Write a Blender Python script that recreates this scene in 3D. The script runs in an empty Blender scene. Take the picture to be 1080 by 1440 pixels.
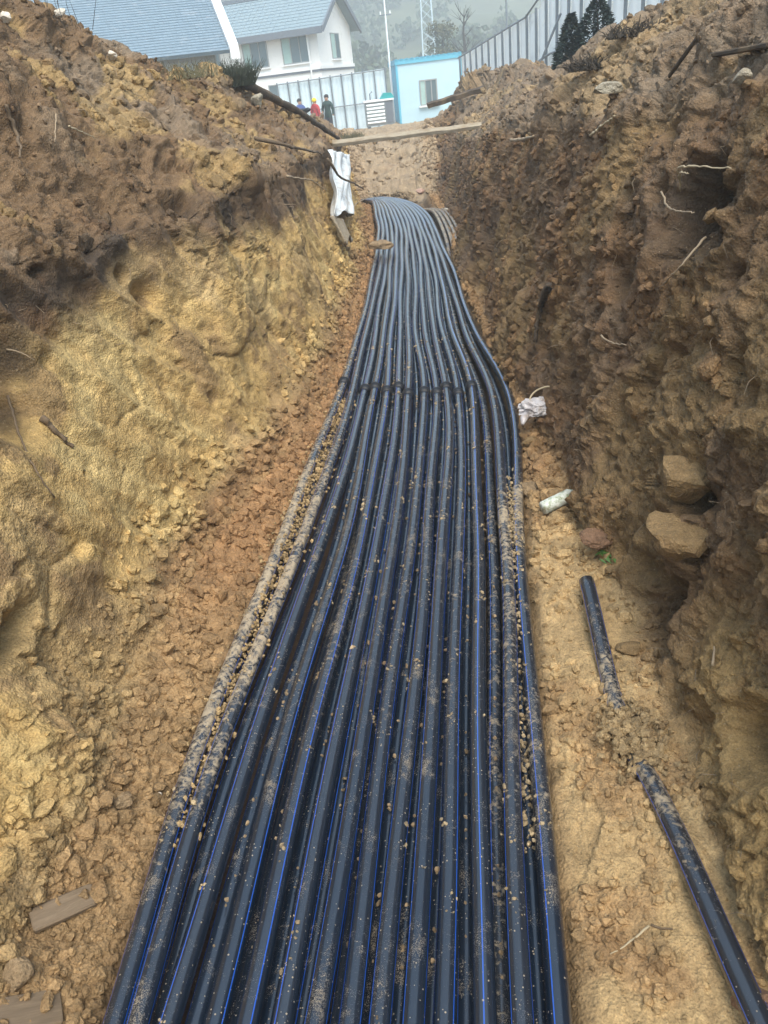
import bpy, bmesh, math, random
import numpy as np
from mathutils import Vector, Matrix

rng = np.random.default_rng(7)
random.seed(7)
sc = bpy.context.scene
COL = sc.collection

# ------------------------------------------------------------------ camera
H = 2.65
PITCH, ROLL, YAW = math.radians(29.6), math.radians(7.0), math.radians(-3.5)
FW = np.array([math.sin(YAW)*math.cos(PITCH), math.cos(YAW)*math.cos(PITCH), -math.sin(PITCH)])
_r = np.array([math.cos(YAW), -math.sin(YAW), 0.0]); _u = np.cross(_r, FW)
CR = math.cos(ROLL)*_r - math.sin(ROLL)*_u
CU = math.sin(ROLL)*_r + math.cos(ROLL)*_u
CAM = np.array([0, 0, H])
cd = bpy.data.cameras.new('camera'); cam = bpy.data.objects.new('camera', cd); COL.objects.link(cam)
cd.sensor_fit = 'VERTICAL'; cd.sensor_height = 36; cd.lens = 36*1067/1440
cd.clip_start = 0.05; cd.clip_end = 3000
M = Matrix.Identity(4)
for i in range(3):
    M[i][0] = CR[i]; M[i][1] = CU[i]; M[i][2] = -FW[i]; M[i][3] = CAM[i]
cam.matrix_world = M
sc.camera = cam

# ------------------------------------------------------------------ sky, sun, exposure
SUN_EL, SUN_AZ = math.radians(60), math.radians(162)      # azimuth clockwise from +Y
world = bpy.data.worlds.new('World'); sc.world = world; world.use_nodes = True
wn = world.node_tree.nodes; wl = world.node_tree.links
sky = wn.new('ShaderNodeTexSky'); sky.sky_type = 'NISHITA'; sky.sun_disc = False
sky.sun_elevation = SUN_EL; sky.sun_rotation = SUN_AZ
sky.air_density = 1.0; sky.dust_density = 2.5; sky.ozone_density = 1.0
wn['Background'].inputs[1].default_value = 0.15
_m = wn.new('ShaderNodeMix'); _m.data_type = 'RGBA'; _m.blend_type = 'MULTIPLY'; _m.inputs[0].default_value = 1      # cloud cover: the whole sky a little greyer and greener
wl.new(sky.outputs[0], _m.inputs[6]); _m.inputs[7].default_value = (1.0, 1.04, .93, 1)
wl.new(_m.outputs[2], wn['Background'].inputs[0])
sd = bpy.data.lights.new('sun', 'SUN'); sd.energy = 1.5; sd.angle = math.radians(36); sd.color = (1.0, 0.96, 0.9)
sun = bpy.data.objects.new('sun', sd); COL.objects.link(sun)
dirv = Vector((math.sin(SUN_AZ)*math.cos(SUN_EL), math.cos(SUN_AZ)*math.cos(SUN_EL), math.sin(SUN_EL)))
sun.rotation_euler = dirv.to_track_quat('Z', 'Y').to_euler()
sc.view_settings.view_transform = 'Standard'; sc.view_settings.look = 'None'
sc.view_settings.exposure = 1.4; sc.view_settings.gamma = 1.0; sc.view_settings.use_curve_mapping = False
sc.render.engine = 'CYCLES'
sc.cycles.max_bounces = 6; sc.cycles.volume_bounces = 1
sc.cycles.use_denoising = True

# ------------------------------------------------------------------ helpers
def tag(o, label=None, cat=None, group=None, kind=None):
    if label: o['label'] = label
    if cat: o['category'] = cat
    if group: o['group'] = group
    if kind: o['kind'] = kind
    return o

def empty(name, loc=(0, 0, 0), rz=0.0, parent=None):
    o = bpy.data.objects.new(name, None); COL.objects.link(o)
    o.location = loc; o.rotation_euler = (0, 0, rz)
    if parent: o.parent = parent
    return o

def mesh_obj(name, verts, faces, mat, parent=None, smooth=False, loc=None):
    me = bpy.data.meshes.new(name)
    me.from_pydata([tuple(map(float, v)) for v in verts], [], [tuple(int(i) for i in f) for f in faces])
    me.update()
    if smooth: me.polygons.foreach_set('use_smooth', [True]*len(me.polygons))
    if mat: me.materials.append(mat)
    o = bpy.data.objects.new(name, me); COL.objects.link(o)
    if parent: o.parent = parent
    if loc is not None: o.location = loc
    return o

def np_mesh(name, V, F, mat, smooth=True):
    """V (n,3), F (m,k) with constant k"""
    me = bpy.data.meshes.new(name)
    n, m, k = len(V), len(F), F.shape[1]
    me.vertices.add(n); me.vertices.foreach_set('co', np.ascontiguousarray(V, np.float32).ravel())
    me.loops.add(m*k); me.loops.foreach_set('vertex_index', np.ascontiguousarray(F, np.int32).ravel())
    me.polygons.add(m); me.polygons.foreach_set('loop_start', np.arange(0, m*k, k, dtype=np.int32))
    me.polygons.foreach_set('use_smooth', np.full(m, smooth))
    me.update(calc_edges=True); me.validate()
    if mat: me.materials.append(mat)
    o = bpy.data.objects.new(name, me); COL.objects.link(o)
    return o

class MB:
    def __init__(s): s.v = []; s.f = []
    def box(s, x0, x1, y0, y1, z0, z1):
        b = len(s.v)
        s.v += [(x0,y0,z0),(x1,y0,z0),(x1,y1,z0),(x0,y1,z0),(x0,y0,z1),(x1,y0,z1),(x1,y1,z1),(x0,y1,z1)]
        s.f += [tuple(b+i for i in q) for q in ((0,3,2,1),(4,5,6,7),(0,1,5,4),(1,2,6,5),(2,3,7,6),(3,0,4,7))]
        return s
    def tube(s, pts, rad, n=8, cap=True):
        b = len(s.v); pts = [Vector(p) for p in pts]; m = len(pts)
        rad = rad if hasattr(rad, '__len__') else [rad]*m
        for i, p in enumerate(pts):
            t = (pts[min(i+1, m-1)] - pts[max(i-1, 0)]).normalized()
            a = t.orthogonal() if abs(t.z) > .9 else t.cross(Vector((0, 0, 1)))
            a.normalize(); c = t.cross(a)
            for k in range(n):
                w = 2*math.pi*k/n
                s.v.append(tuple(p + (a*math.cos(w) + c*math.sin(w))*rad[i]))
        for i in range(m-1):
            for k in range(n):
                s.f.append((b+i*n+k, b+i*n+(k+1) % n, b+(i+1)*n+(k+1) % n, b+(i+1)*n+k))
        if cap:
            s.f.append(tuple(b+k for k in range(n-1, -1, -1))); s.f.append(tuple(b+(m-1)*n+k for k in range(n)))
        return s
    def poly(s, pts):
        b = len(s.v); s.v += [tuple(p) for p in pts]; s.f.append(tuple(range(b, b+len(pts)))); return s
    def prism(s, pts, d):
        """extrude polygon pts by vector d"""
        b = len(s.v); n = len(pts); d = Vector(d)
        s.v += [tuple(p) for p in pts] + [tuple(Vector(p)+d) for p in pts]
        s.f.append(tuple(b+i for i in range(n-1, -1, -1))); s.f.append(tuple(b+n+i for i in range(n)))
        for i in range(n): s.f.append((b+i, b+(i+1) % n, b+n+(i+1) % n, b+n+i))
        return s
    def build(s, name, mat, parent=None, smooth=False):
        o = mesh_obj(name, s.v, s.f, mat, parent, smooth)
        bm = bmesh.new(); bm.from_mesh(o.data); bmesh.ops.recalc_face_normals(bm, faces=bm.faces); bm.to_mesh(o.data); bm.free()
        return o

# ------------------------------------------------------------------ numpy noise
def _hash(ix, iy, iz, seed):
    h = (ix.astype(np.uint32)*np.uint32(374761393) + iy.astype(np.uint32)*np.uint32(668265263)
         + iz.astype(np.uint32)*np.uint32(2147483647) + np.uint32((seed*974711) & 0xffffffff))
    h = (h ^ (h >> np.uint32(13)))*np.uint32(1274126177)
    h = (h ^ (h >> np.uint32(15)))*np.uint32(2246822519)
    return h ^ (h >> np.uint32(16))
_S = np.float32(1/4294967295.0)

def vnoise(P, seed=0):
    out = np.empty(len(P), np.float32)
    for a in range(0, len(P), 60000):
        Q = P[a:a+60000].astype(np.float32)
        I = np.floor(Q).astype(np.int64); f = (Q-I).astype(np.float32)
        u = f*f*f*(f*(f*6-15)+10)
        r = 0
        for dx in (0, 1):
            wx = u[:, 0] if dx else 1-u[:, 0]
            for dy in (0, 1):
                wy = u[:, 1] if dy else 1-u[:, 1]
                for dz in (0, 1):
                    wz = u[:, 2] if dz else 1-u[:, 2]
                    r = r + wx*wy*wz*(_hash(I[:, 0]+dx, I[:, 1]+dy, I[:, 2]+dz, seed)*_S)
        out[a:a+60000] = r*2-1
    return out

def fbm(P, octv=4, seed=0, gain=.5, lac=2.03):
    r = 0; a = 1.0; P = np.asarray(P, np.float32)
    for o in range(octv):
        r = r + a*vnoise(P, seed+o*17); a *= gain; P = P*lac+3.7
    return r

def facet(P, seed=0):
    """broken-clod relief: every cell has a plane of its own; returns (height, crack 0..1, cell random)"""
    N = len(P); hgt = np.empty(N, np.float32); crk = np.empty(N, np.float32); rnd = np.empty(N, np.float32)
    for a in range(0, N, 40000):
        Q = P[a:a+40000].astype(np.float32); I = np.floor(Q).astype(np.int64); n = len(Q)
        b1 = np.full(n, 9, np.float32); b2 = b1.copy(); bh = np.zeros(n, np.uint32); bv = np.zeros((n, 3), np.float32)
        for dx in (-1, 0, 1):
            for dy in (-1, 0, 1):
                for dz in (-1, 0, 1):
                    J = I + np.array([dx, dy, dz]); h = _hash(J[:, 0], J[:, 1], J[:, 2], seed)
                    v = np.empty((n, 3), np.float32)
                    v[:, 0] = J[:, 0]+(h & 1023)/1023.-Q[:, 0]
                    v[:, 1] = J[:, 1]+((h >> 10) & 1023)/1023.-Q[:, 1]
                    v[:, 2] = J[:, 2]+((h >> 20) & 1023)/1023.-Q[:, 2]
                    d = np.sqrt((v*v).sum(1))
                    nw = d < b1
                    b2 = np.where(nw, b1, np.minimum(b2, d)); b1 = np.where(nw, d, b1)
                    bh = np.where(nw, h, bh); bv = np.where(nw[:, None], v, bv)
        g = bh*np.uint32(2654435761); g = g ^ (g >> np.uint32(15)); g = g*np.uint32(2246822519)
        nx = ((g & 255)/127.5-1); ny = (((g >> 8) & 255)/127.5-1); nz = (((g >> 16) & 255)/127.5-1)
        rr = ((g >> 24) & 255)/255.
        hgt[a:a+n] = (rr-.5)*.9 + .75*(bv[:, 0]*nx+bv[:, 1]*ny+bv[:, 2]*nz)
        crk[a:a+n] = np.exp(-(b2-b1)/.09); rnd[a:a+n] = rr
    return hgt, crk, rnd

def sstep(a, b, x):
    t = np.clip((x-a)/(b-a), 0, 1); return t*t*(3-2*t)

# ------------------------------------------------------------------ materials
def new_mat(name):
    m = bpy.data.materials.new(name); m.use_nodes = True
    return m, m.node_tree.nodes, m.node_tree.links, m.node_tree.nodes['Principled BSDF']

def mixc(n, l, fac, a, b):
    x = n.new('ShaderNodeMix'); x.data_type = 'RGBA'
    for s, v in ((0, fac), (6, a), (7, b)):
        if hasattr(v, 'is_linked') or hasattr(v, 'node'): l.new(v, x.inputs[s])
        elif s == 0: x.inputs[0].default_value = v
        else: x.inputs[s].default_value = (*v, 1) if len(v) == 3 else v
    return x.outputs[2]

def noise(n, l, scale, detail=4, rough=.55, vec=None, dist=0):
    t = n.new('ShaderNodeTexNoise'); t.inputs['Scale'].default_value = scale
    t.inputs['Detail'].default_value = detail; t.inputs['Roughness'].default_value = rough
    t.inputs['Distortion'].default_value = dist
    if vec is not None: l.new(vec, t.inputs['Vector'])
    return t.outputs[0]

def ramp(n, l, src, p0, p1):
    r = n.new('ShaderNodeMapRange'); r.inputs[1].default_value = p0; r.inputs[2].default_value = p1
    l.new(src, r.inputs[0]); return r.outputs[0]

def math_(n, l, op, a, b):
    m = n.new('ShaderNodeMath'); m.operation = op
    for i, v in enumerate((a, b)):
        if hasattr(v, 'node'): l.new(v, m.inputs[i])
        else: m.inputs[i].default_value = v
    return m.outputs[0]

def plain(name, col, rough=.6, vary=.12, scale=8, bump=0.0, metal=0.0, spec=.4, dirt=None, dirt_amt=.0):
    m, n, l, p = new_mat(name)
    tc = n.new('ShaderNodeTexCoord').outputs['Object']
    f = noise(n, l, scale, 5, .6, tc)
    c = mixc(n, l, f, [max(0, x*(1-vary*1.6)) for x in col], [min(1, x*(1+vary*1.6)) for x in col])
    if dirt:
        d = ramp(n, l, noise(n, l, scale*.35, 6, .65, tc, .4), .62-.3*dirt_amt, .75)
        c = mixc(n, l, d, c, dirt)
    l.new(c, p.inputs['Base Color'])
    p.inputs['Roughness'].default_value = rough; p.inputs['Metallic'].default_value = metal
    p.inputs['Specular IOR Level'].default_value = spec
    if bump:
        b = n.new('ShaderNodeBump'); b.inputs['Strength'].default_value = bump; b.inputs['Distance'].default_value = .01
        l.new(noise(n, l, scale*4, 5, .6, tc), b.inputs['Height']); l.new(b.outputs[0], p.inputs['Normal'])
    return m

def soil_material(name, use_attr=True, base=(.2, .13, .07)):
    m, n, l, p = new_mat(name)
    pos = n.new('ShaderNodeNewGeometry').outputs['Position']
    if use_attr:
        at = n.new('ShaderNodeAttribute'); at.attribute_name = 'soil'; c = at.outputs['Color']
    else:
        rgb = n.new('ShaderNodeRGB'); rgb.outputs[0].default_value = (*base, 1); c = rgb.outputs[0]
    def mul(c, src, lo, hi):
        x = n.new('ShaderNodeMix'); x.data_type = 'RGBA'; x.blend_type = 'MULTIPLY'; x.inputs[0].default_value = 1
        l.new(c, x.inputs[6])
        r = n.new('ShaderNodeMapRange'); r.inputs[1].default_value = .28; r.inputs[2].default_value = .72
        r.inputs[3].default_value = lo; r.inputs[4].default_value = hi
        l.new(src, r.inputs[0]); l.new(r.outputs[0], x.inputs[7]); return x.outputs[2]
    n1 = noise(n, l, 6, 6, .65, pos, .3); n2 = noise(n, l, 38, 5, .65, pos); n3 = noise(n, l, 170, 3, .6, pos)
    c = mul(c, n1, .64, 1.32); c = mul(c, n2, .74, 1.26); c = mul(c, n3, .76, 1.24)
    # pale grit specks and iron-red specks
    v = n.new('ShaderNodeTexVoronoi'); v.inputs['Scale'].default_value = 55; l.new(pos, v.inputs['Vector'])
    spk = math_(n, l, 'LESS_THAN', v.outputs['Distance'], .16)
    sel = n.new('ShaderNodeSeparateColor'); l.new(v.outputs['Color'], sel.inputs[0])
    pick = math_(n, l, 'MULTIPLY', spk, math_(n, l, 'GREATER_THAN', sel.outputs[0], .8))
    c = mixc(n, l, math_(n, l, 'MULTIPLY', pick, .55), c, (.42, .34, .22))
    red = ramp(n, l, noise(n, l, 2.2, 5, .6, pos, .5), .58, .74)
    c = mixc(n, l, math_(n, l, 'MULTIPLY', red, .35), c, (.2, .095, .04))
    l.new(c, p.inputs['Base Color'])
    rr = n.new('ShaderNodeMapRange'); rr.inputs[3].default_value = .62; rr.inputs[4].default_value = .95
    l.new(n1, rr.inputs[0]); l.new(rr.outputs[0], p.inputs['Roughness'])
    p.inputs['Specular IOR Level'].default_value = .28
    b1 = n.new('ShaderNodeBump'); b1.inputs['Strength'].default_value = .8; b1.inputs['Distance'].default_value = .016
    l.new(noise(n, l, 30, 8, .7, pos), b1.inputs['Height'])
    b2 = n.new('ShaderNodeBump'); b2.inputs['Strength'].default_value = .7; b2.inputs['Distance'].default_value = .008
    v2 = n.new('ShaderNodeTexVoronoi'); v2.inputs['Scale'].default_value = 85; l.new(pos, v2.inputs['Vector'])
    l.new(v2.outputs['Distance'], b2.inputs['Height']); l.new(b1.outputs[0], b2.inputs['Normal'])
    l.new(b2.outputs[0], p.inputs['Normal'])
    return m

MAT = {}
MAT['soil'] = soil_material('soil')

# ------------------------------------------------------------------ the trench and its banks: one swept section
YK = np.array([-4, 1.5, 2.4, 3.2, 4, 5, 6, 8, 10, 12, 14, 16, 18, 19.2, 20.4, 21.8, 24, 28, 34, 40, 62.])
def K(*v): return np.array(v, float)
footLx = K(-1.6,-1.6,-1.55,-1.55,-1.55,-1.28,-1.0,-.80,-.74,-.70,-.66,-.68,-.85,-1.0,-1.1,-1.2,-1.5,-1.5,-1.5,-1.5,-1.5)
footLz = K(.34,.34,.32,.28,.26,.24,.22,.2,.2,.2,.2,.2,.2,.28,.5,.8,1.15,1.28,.9,.5,.45)
topLx  = K(-2.05,-2.05,-1.98,-1.95,-1.92,-1.69,-1.4,-1.2,-1.1,-1.05,-1.0,-1.0,-1.1,-1.25,-1.4,-1.6,-1.8,-1.8,-1.8,-1.8,-1.8)
topLz  = K(2.15,2.15,2.12,2.05,1.98,1.93,1.92,1.88,1.82,1.75,1.66,1.55,1.48,1.46,1.48,1.5,1.5,1.38,.92,.5,.45)
creLx  = K(-3.6,-3.55,-3.5,-3.45,-3.4,-3.25,-3.1,-2.9,-2.6,-2.35,-2.1,-1.8,-1.7,-1.8,-2.0,-2.3,-2.6,-2.8,-3,-3,-3)
creLz  = K(3.4,3.45,3.5,3.55,3.62,3.72,3.72,3.4,3.12,2.88,2.62,2.12,1.8,1.62,1.58,1.55,1.52,1.27,.95,.5,.45)
outLx  = K(-6.2,-6.2,-6.2,-6.2,-6.2,-6.2,-6,-5.6,-5.2,-4.8,-4.4,-4,-3.7,-3.6,-3.6,-3.8,-4,-4,-4.2,-4.2,-4.2)
gz     = K(1.7,1.7,1.7,1.7,1.7,1.7,1.7,1.68,1.65,1.62,1.6,1.58,1.56,1.55,1.55,1.55,1.5,1.25,.9,.5,.45)
flLx   = K(-1.22,-1.22,-1.18,-1.08,-.98,-.86,-.78,-.66,-.58,-.5,-.5,-.52,-.56,-.6,-.7,-.8,-.9,-.9,-.9,-.9,-.9)
flz    = K(.03,.03,.04,.05,.05,.04,.03,.03,.03,.03,.03,.06,.10,.20,.40,.68,1.06,1.26,.9,.5,.45)
flRx   = K(.33,.33,.42,.52,.62,.74,.84,.84,.8,.84,.9,.86,.8,.7,.7,.8,.9,.9,.9,.9,.9)
footRx = K(1.08,1.06,1.08,1.14,1.12,1.06,1.02,.98,.98,1.0,1.06,1.12,1.18,1.2,1.25,1.3,1.4,1.4,1.4,1.4,1.4)
footRz = K(.24,.24,.22,.22,.24,.26,.26,.24,.22,.2,.2,.2,.22,.34,.55,.85,1.2,1.30,.92,.5,.45)
topRx  = K(1.7,1.7,1.72,1.74,1.7,1.6,1.54,1.46,1.42,1.4,1.42,1.45,1.48,1.55,1.7,1.8,1.9,1.8,1.8,1.8,1.8)
topRz  = K(2.74,2.74,2.72,2.66,2.54,2.36,2.26,2.16,2.04,1.88,1.72,1.55,1.42,1.45,1.52,1.6,1.6,1.35,1,.5,.45)
creRx  = K(2.6,2.4,2.3,2.3,2.4,2.5,2.55,2.5,2.6,2.7,2.8,2.9,3,3,3,3,3,3,3,3,3)
creRz  = K(3.35,3.3,3.22,3.24,3.28,3.24,3.15,2.9,2.72,2.54,2.46,2.46,2.46,2.46,2.4,2.25,1.75,1.45,1.1,.6,.5)
outRx  = K(5,5,5,5,5,5,5,5,5.2,5.2,5.4,5.4,5.6,5.6,5.6,5.6,5.6,5.6,5.6,5.6,5.6)
gRz    = K(2.2,2.2,2.2,2.2,2.2,2.2,2.2,2.2,2.1,2.1,2.1,2.05,2,2,2,1.95,1.9,1.8,1.0,.55,.45)

def make_rows():
    ys = list(np.arange(-4, .9, .09)); y = .9
    while y < 27:
        ys.append(y); y += .0036*math.sqrt(y*y+2.4*2.4)
    while y < 62:
        ys.append(y); y += .011*y
    return np.array(ys)
ROWS = make_rows()

def at_rows(a):
    # monotone-ish smooth interpolation of the key stations
    y = np.interp(ROWS, YK, a)
    k = np.interp(ROWS-.35, YK, a)+np.interp(ROWS+.35, YK, a)
    return .4*y+.3*k

keys = [  # (x, z, columns to the next key, zone)
    (np.full(len(YK), -46.), gz-.1, 14, 'out'),
    (outLx, gz, 34, 'out'),
    (creLx, creLz, 44, 'heapL'),
    (.5*(creLx+topLx)-.12, .5*(creLz+topLz)+.05, 150, 'heapL'),
    (topLx-.03, topLz+.06, 110, 'heapL'),
    (topLx-.02, topLz-.12, 16, 'wallL'),
    (topLx-.02+.36*(footLx-topLx), footLz+.62*(topLz-footLz), 80, 'wallL'),
    (footLx-.05*(topLz-footLz), footLz+.16*(topLz-footLz), 110, 'wallL'),
    (footLx+.10, footLz-.05*np.clip(topLz-footLz, 0, 1), 60, 'wallL'),
    (flLx, flz+.05*np.clip(topLz-flz, 0, 1), 70, 'stripL'),
    (flLx+.14, flz-.10*np.clip(topLz-flz, 0, 1), 14, 'floor'),
    (flRx-.14, flz-.10*np.clip(topRz-flz, 0, 1), 80, 'floor'),
    (flRx+.03, flz+.07*np.clip(topRz-flz, 0, 1), 14, 'floor'),
    (footRx-.12, footRz-.06*np.clip(topRz-footRz, 0, 1), 80, 'stripR'),
    (footRx+.06, footRz+.18*(topRz-footRz), 50, 'wallR'),
    (footRx+.55*(topRx-footRx), footRz+.66*(topRz-footRz), 120, 'wallR'),
    (topRx, topRz-.08, 85, 'wallR'),
    (topRx+.12, topRz+.07, 24, 'heapR'),
    (.5*(topRx+creRx)+.05, .5*(topRz+creRz)+.06, 70, 'heapR'),
    (creRx, creRz, 70, 'heapR'),
    (creRx+.5, creRz-.12, 34, 'heapR'),
    (outRx, gRz, 34, 'out'),
    (np.full(len(YK), 46.), gRz-.2, 16, 'out'),
]
KX = np.array([at_rows(k[0]) for k in keys]); KZ = np.array([at_rows(k[1]) for k in keys])
pos_list = [0]
for i in range(1, len(keys)): pos_list.append(pos_list[-1]+keys[i][2])
NC = pos_list[-1]+1
cs = np.arange(NC)
seg = np.clip(np.searchsorted(pos_list, cs, side='right')-1, 0, len(keys)-2)
tt = (cs-np.array(pos_list)[seg])/np.array([keys[i+1][2] for i in range(len(keys)-1)])[seg]
X = KX[seg].T*(1-tt) + KX[seg+1].T*tt
Z = KZ[seg].T*(1-tt) + KZ[seg+1].T*tt
# round the profile corners a little
for _ in range(4):
    X[:, 1:-1] = .25*X[:, :-2]+.5*X[:, 1:-1]+.25*X[:, 2:]; Z[:, 1:-1] = .25*Z[:, :-2]+.5*Z[:, 1:-1]+.25*Z[:, 2:]
NR = len(ROWS)
Yg = np.repeat(ROWS[:, None], NC, 1)
P0 = np.stack([X, Yg, Z], -1)
dc = np.gradient(P0, axis=1); dr = np.gradient(P0, axis=0)
Nn = np.cross(dc, dr); Nn /= np.linalg.norm(Nn, axis=-1, keepdims=True)+1e-9

def zone_w(*names):
    w = np.zeros(NC)
    for i in range(len(keys)-1):
        if keys[i+1][3] in names: w[pos_list[i]:pos_list[i+1]+1] = 1
    k = np.ones(15)/15
    return np.convolve(np.pad(w, 7, mode='edge'), k, 'valid')
W = {z: np.repeat(zone_w(z)[None], NR, 0).ravel().astype(np.float32) for z in ('out', 'heapL', 'wallL', 'stripL', 'floor', 'stripR', 'wallR', 'heapR')}
P = P0.reshape(-1, 3).astype(np.float32); Nf = Nn.reshape(-1, 3).astype(np.float32)
open_g = sstep(20.5, 27, P[:, 1])           # beyond the end of the trench: open ground
deep = 1-open_g
heap = W['heapL']+W['heapR']; wall = W['wallL']+W['wallR']
far_fade = 1-sstep(26, 40, P[:, 1])
dist = np.linalg.norm(P-CAM.astype(np.float32), axis=1)
fine = 1-sstep(6, 14, dist)
# domain warp, then relief at falling sizes
wv = np.stack([fbm(P*2.3, 2, 31), fbm(P*2.3, 2, 41), fbm(P*2.3, 2, 51)], 1)*.09
Pw = P+wv
big = fbm(P*.75+5, 3, 1)
mid = fbm(P*2.6, 4, 3)
f1, c1, r1 = facet(Pw*3.1, 5)
f2, c2, r2 = facet(Pw*8.5+2, 6)
f3, c3, r3 = facet(P*23+7, 7)
f4, c4, r4 = facet(P*48+3, 9)
small = fbm(P*14, 4, 11, .6)
s = .7071
ga = (P[:, 1]-P[:, 2])*s; gb = (P[:, 1]+P[:, 2])*s
gouge = 1-np.abs(fbm(np.stack([ga*.5, gb*3.2, P[:, 0]*1.2], 1), 3, 21))     # bucket scrapes across the left wall
gouge2 = 1-np.abs(fbm(np.stack([ga*1.2, gb*9, P[:, 0]*3], 1), 3, 23))
rv = P[:, 1]+.35*P[:, 2]
streak = 1-np.abs(fbm(np.stack([rv*3.0, P[:, 2]*.8, P[:, 0]*.7], 1), 4, 25))  # roots and wash lines down the right wall
streak2 = 1-np.abs(fbm(np.stack([rv*9.5, P[:, 2]*1.6, P[:, 0]*1.6], 1), 3, 27))
patch = sstep(-.0, .45, fbm(P*1.3+9, 3, 61))      # where the wall crumbles
d = np.zeros(len(P), np.float32)
f0, c0, r0 = facet(np.stack([ga*1.0, gb*1.9, P[:, 0]*1.5], 1)+wv*2.5, 15)     # slabs and cracks of the cut clay
d += W['wallL']*sstep(.5, .8, P[:, 2])*(f0*.026-c0*.018)
d += W['wallL']*(big*.07 + mid*.022 + (gouge-.6)*.05 + (gouge2-.6)*.012 + f1*.03*(.2+.8*patch) + f2*.016*(.05+.95*patch) - c2*.007*patch + f3*.007*(.15+.85*patch)*fine + f4*.003*fine + small*.006)
d += W['wallR']*(big*.11 + mid*.05 + (streak-.6)*.045 + (streak2-.6)*.014 + f1*.05 + f2*.026 - c2*.006 + f3*.010*(.4+fine) + f4*.004*fine + small*.010)
d += W['heapL']*(big*.16 + mid*.075 + f1*.06 + f2*.028 - c2*.008 + f3*.013*(.4+fine) + f4*.004*fine + small*.015)
d += W['heapR']*(big*.12 + mid*.075 + f1*.06 + f2*.028 - c2*.008 + f3*.013*(.4+fine) + f4*.004*fine + small*.014 + (streak-.6)*.04)
d += W['stripL']*(mid*.035 + f2*.016 + f3*.015 + f4*.008*fine - c3*.004)
d += W['stripR']*(mid*.018 + f2*.018*patch + f3*.014*(.3+.7*patch) + f4*.005*fine - c2*.007*(1-patch) + small*.004)
d += W['floor']*(mid*.008+f3*.008)
d += W['out']*(big*.06+mid*.05+f1*.05+f2*.04)*far_fade
d += (1-W['out'])*sstep(18.4, 19.4, P[:, 1])*(1-sstep(26, 34, P[:, 1]))*(big*.16+mid*.09+f1*.035+f2*.02)*(1-.7*np.clip(wall+heap, 0, 1))
d = d*(1-open_g*.35*wall)*(.25+.75*far_fade)
P = P + Nf*d[:, None]
# clefts and pockets dug into the banks: (x, y, z, radius, depth) with soft edges
def project(Q):
    v = Q-CAM; z = v@FW
    return 540+1067*(v@CR)/z, 720-1067*(v@CU)/z, z
px, py, pz = project(P.astype(np.float64))
def surface_at(u, v, rad=7):
    m = (np.abs(px-u) < rad) & (np.abs(py-v) < rad) & (pz > .3)
    idx = np.nonzero(m)[0]
    if len(idx) == 0: return surface_at(u, v, rad*2)
    zz = pz[idx]; near = idx[zz < zz.min()+.12]
    j = near[np.argmin((px[near]-u)**2+(py[near]-v)**2)]
    return P[j].astype(float), Nf[j].astype(float), j
DENTS = [(972, 285, .17, .55, 1.2), (985, 325, .10, .3, 1.0), (925, 865, .20, .34, .9), (985, 700, .08, .22, 1.0), (205, 412, .10, .10, 1.0), (30, 890, .16, .13, .5),
         (8, 520, .24, .40, 1.4), (330, 345, .10, .10, .8), (560, 215, .30, .25, 1.0), (870, 385, .12, .12, 1), (770, 440, .08, .10, 1.5),
         (255, 285, .14, .14, .7), (120, 330, .16, .16, .7), (1050, 1040, .16, .16, .8), (300, 560, .05, .05, 1), (470, 235, .15, .1, 1.4), (905, 540, .1, .1, 1)]
_r2 = np.random.default_rng(5)
for _ in range(26): DENTS.append((_r2.uniform(660, 1060), _r2.uniform(180, 560), _r2.uniform(.03, .09), _r2.uniform(.06, .15), _r2.uniform(.7, 1.6)))
for _ in range(9): DENTS.append((_r2.uniform(860, 1070), _r2.uniform(560, 950), _r2.uniform(.03, .08), _r2.uniform(.05, .13), _r2.uniform(.7, 1.4)))
for _ in range(24): DENTS.append((_r2.uniform(10, 430), _r2.uniform(110, 400), _r2.uniform(.03, .10), _r2.uniform(.05, .15), _r2.uniform(.6, 1.2)))
for _ in range(9): DENTS.append((_r2.uniform(10, 380), _r2.uniform(420, 900), _r2.uniform(.02, .05), _r2.uniform(.03, .07), _r2.uniform(.6, 1.2)))
POCK_SHADE = []
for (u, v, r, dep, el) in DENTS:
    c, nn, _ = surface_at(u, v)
    if len(POCK_SHADE) < 4: POCK_SHADE.append((c-nn*dep*.55, max(r, dep*.75)))
    q = P-c.astype(np.float32); k = np.exp(-((q[:, 0]**2+q[:, 1]**2+(q[:, 2]/el)**2)/(r*r))**1.6)
    P = P-(nn.astype(np.float32)[None]*(dep*k)[:, None])
BUMPS = [(1000, 225, .16, .14), (962, 690, .13, .12), (965, 760, .12, .10), (300, 330, .14, .08), (420, 330, .14, .06), (640, 110, .7, .25), (90, 1080, .22, .08)]
for (u, v, r, dep) in BUMPS:
    c, nn, _ = surface_at(u, v)
    q = P-c.astype(np.float32); k = np.exp(-((q**2).sum(1)/(r*r))**1.5)
    P = P+(nn.astype(np.float32)[None]*(dep*k*(1+.5*f2))[:, None])
# the mound that closes the trench on the right
mnd = np.exp(-(((P[:, 0]-2.6)/1.5)**2+((P[:, 1]-22)/2.2)**2))
P[:, 2] += mnd*.28*(1+.4*f1)
mnd = np.exp(-(((P[:, 0]+2.3)/1.5)**2+((P[:, 1]-23.5)/1.8)**2)); P[:, 2] += mnd*.16*(1+.5*f1)
px, py, pz = project(P.astype(np.float64))

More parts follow.
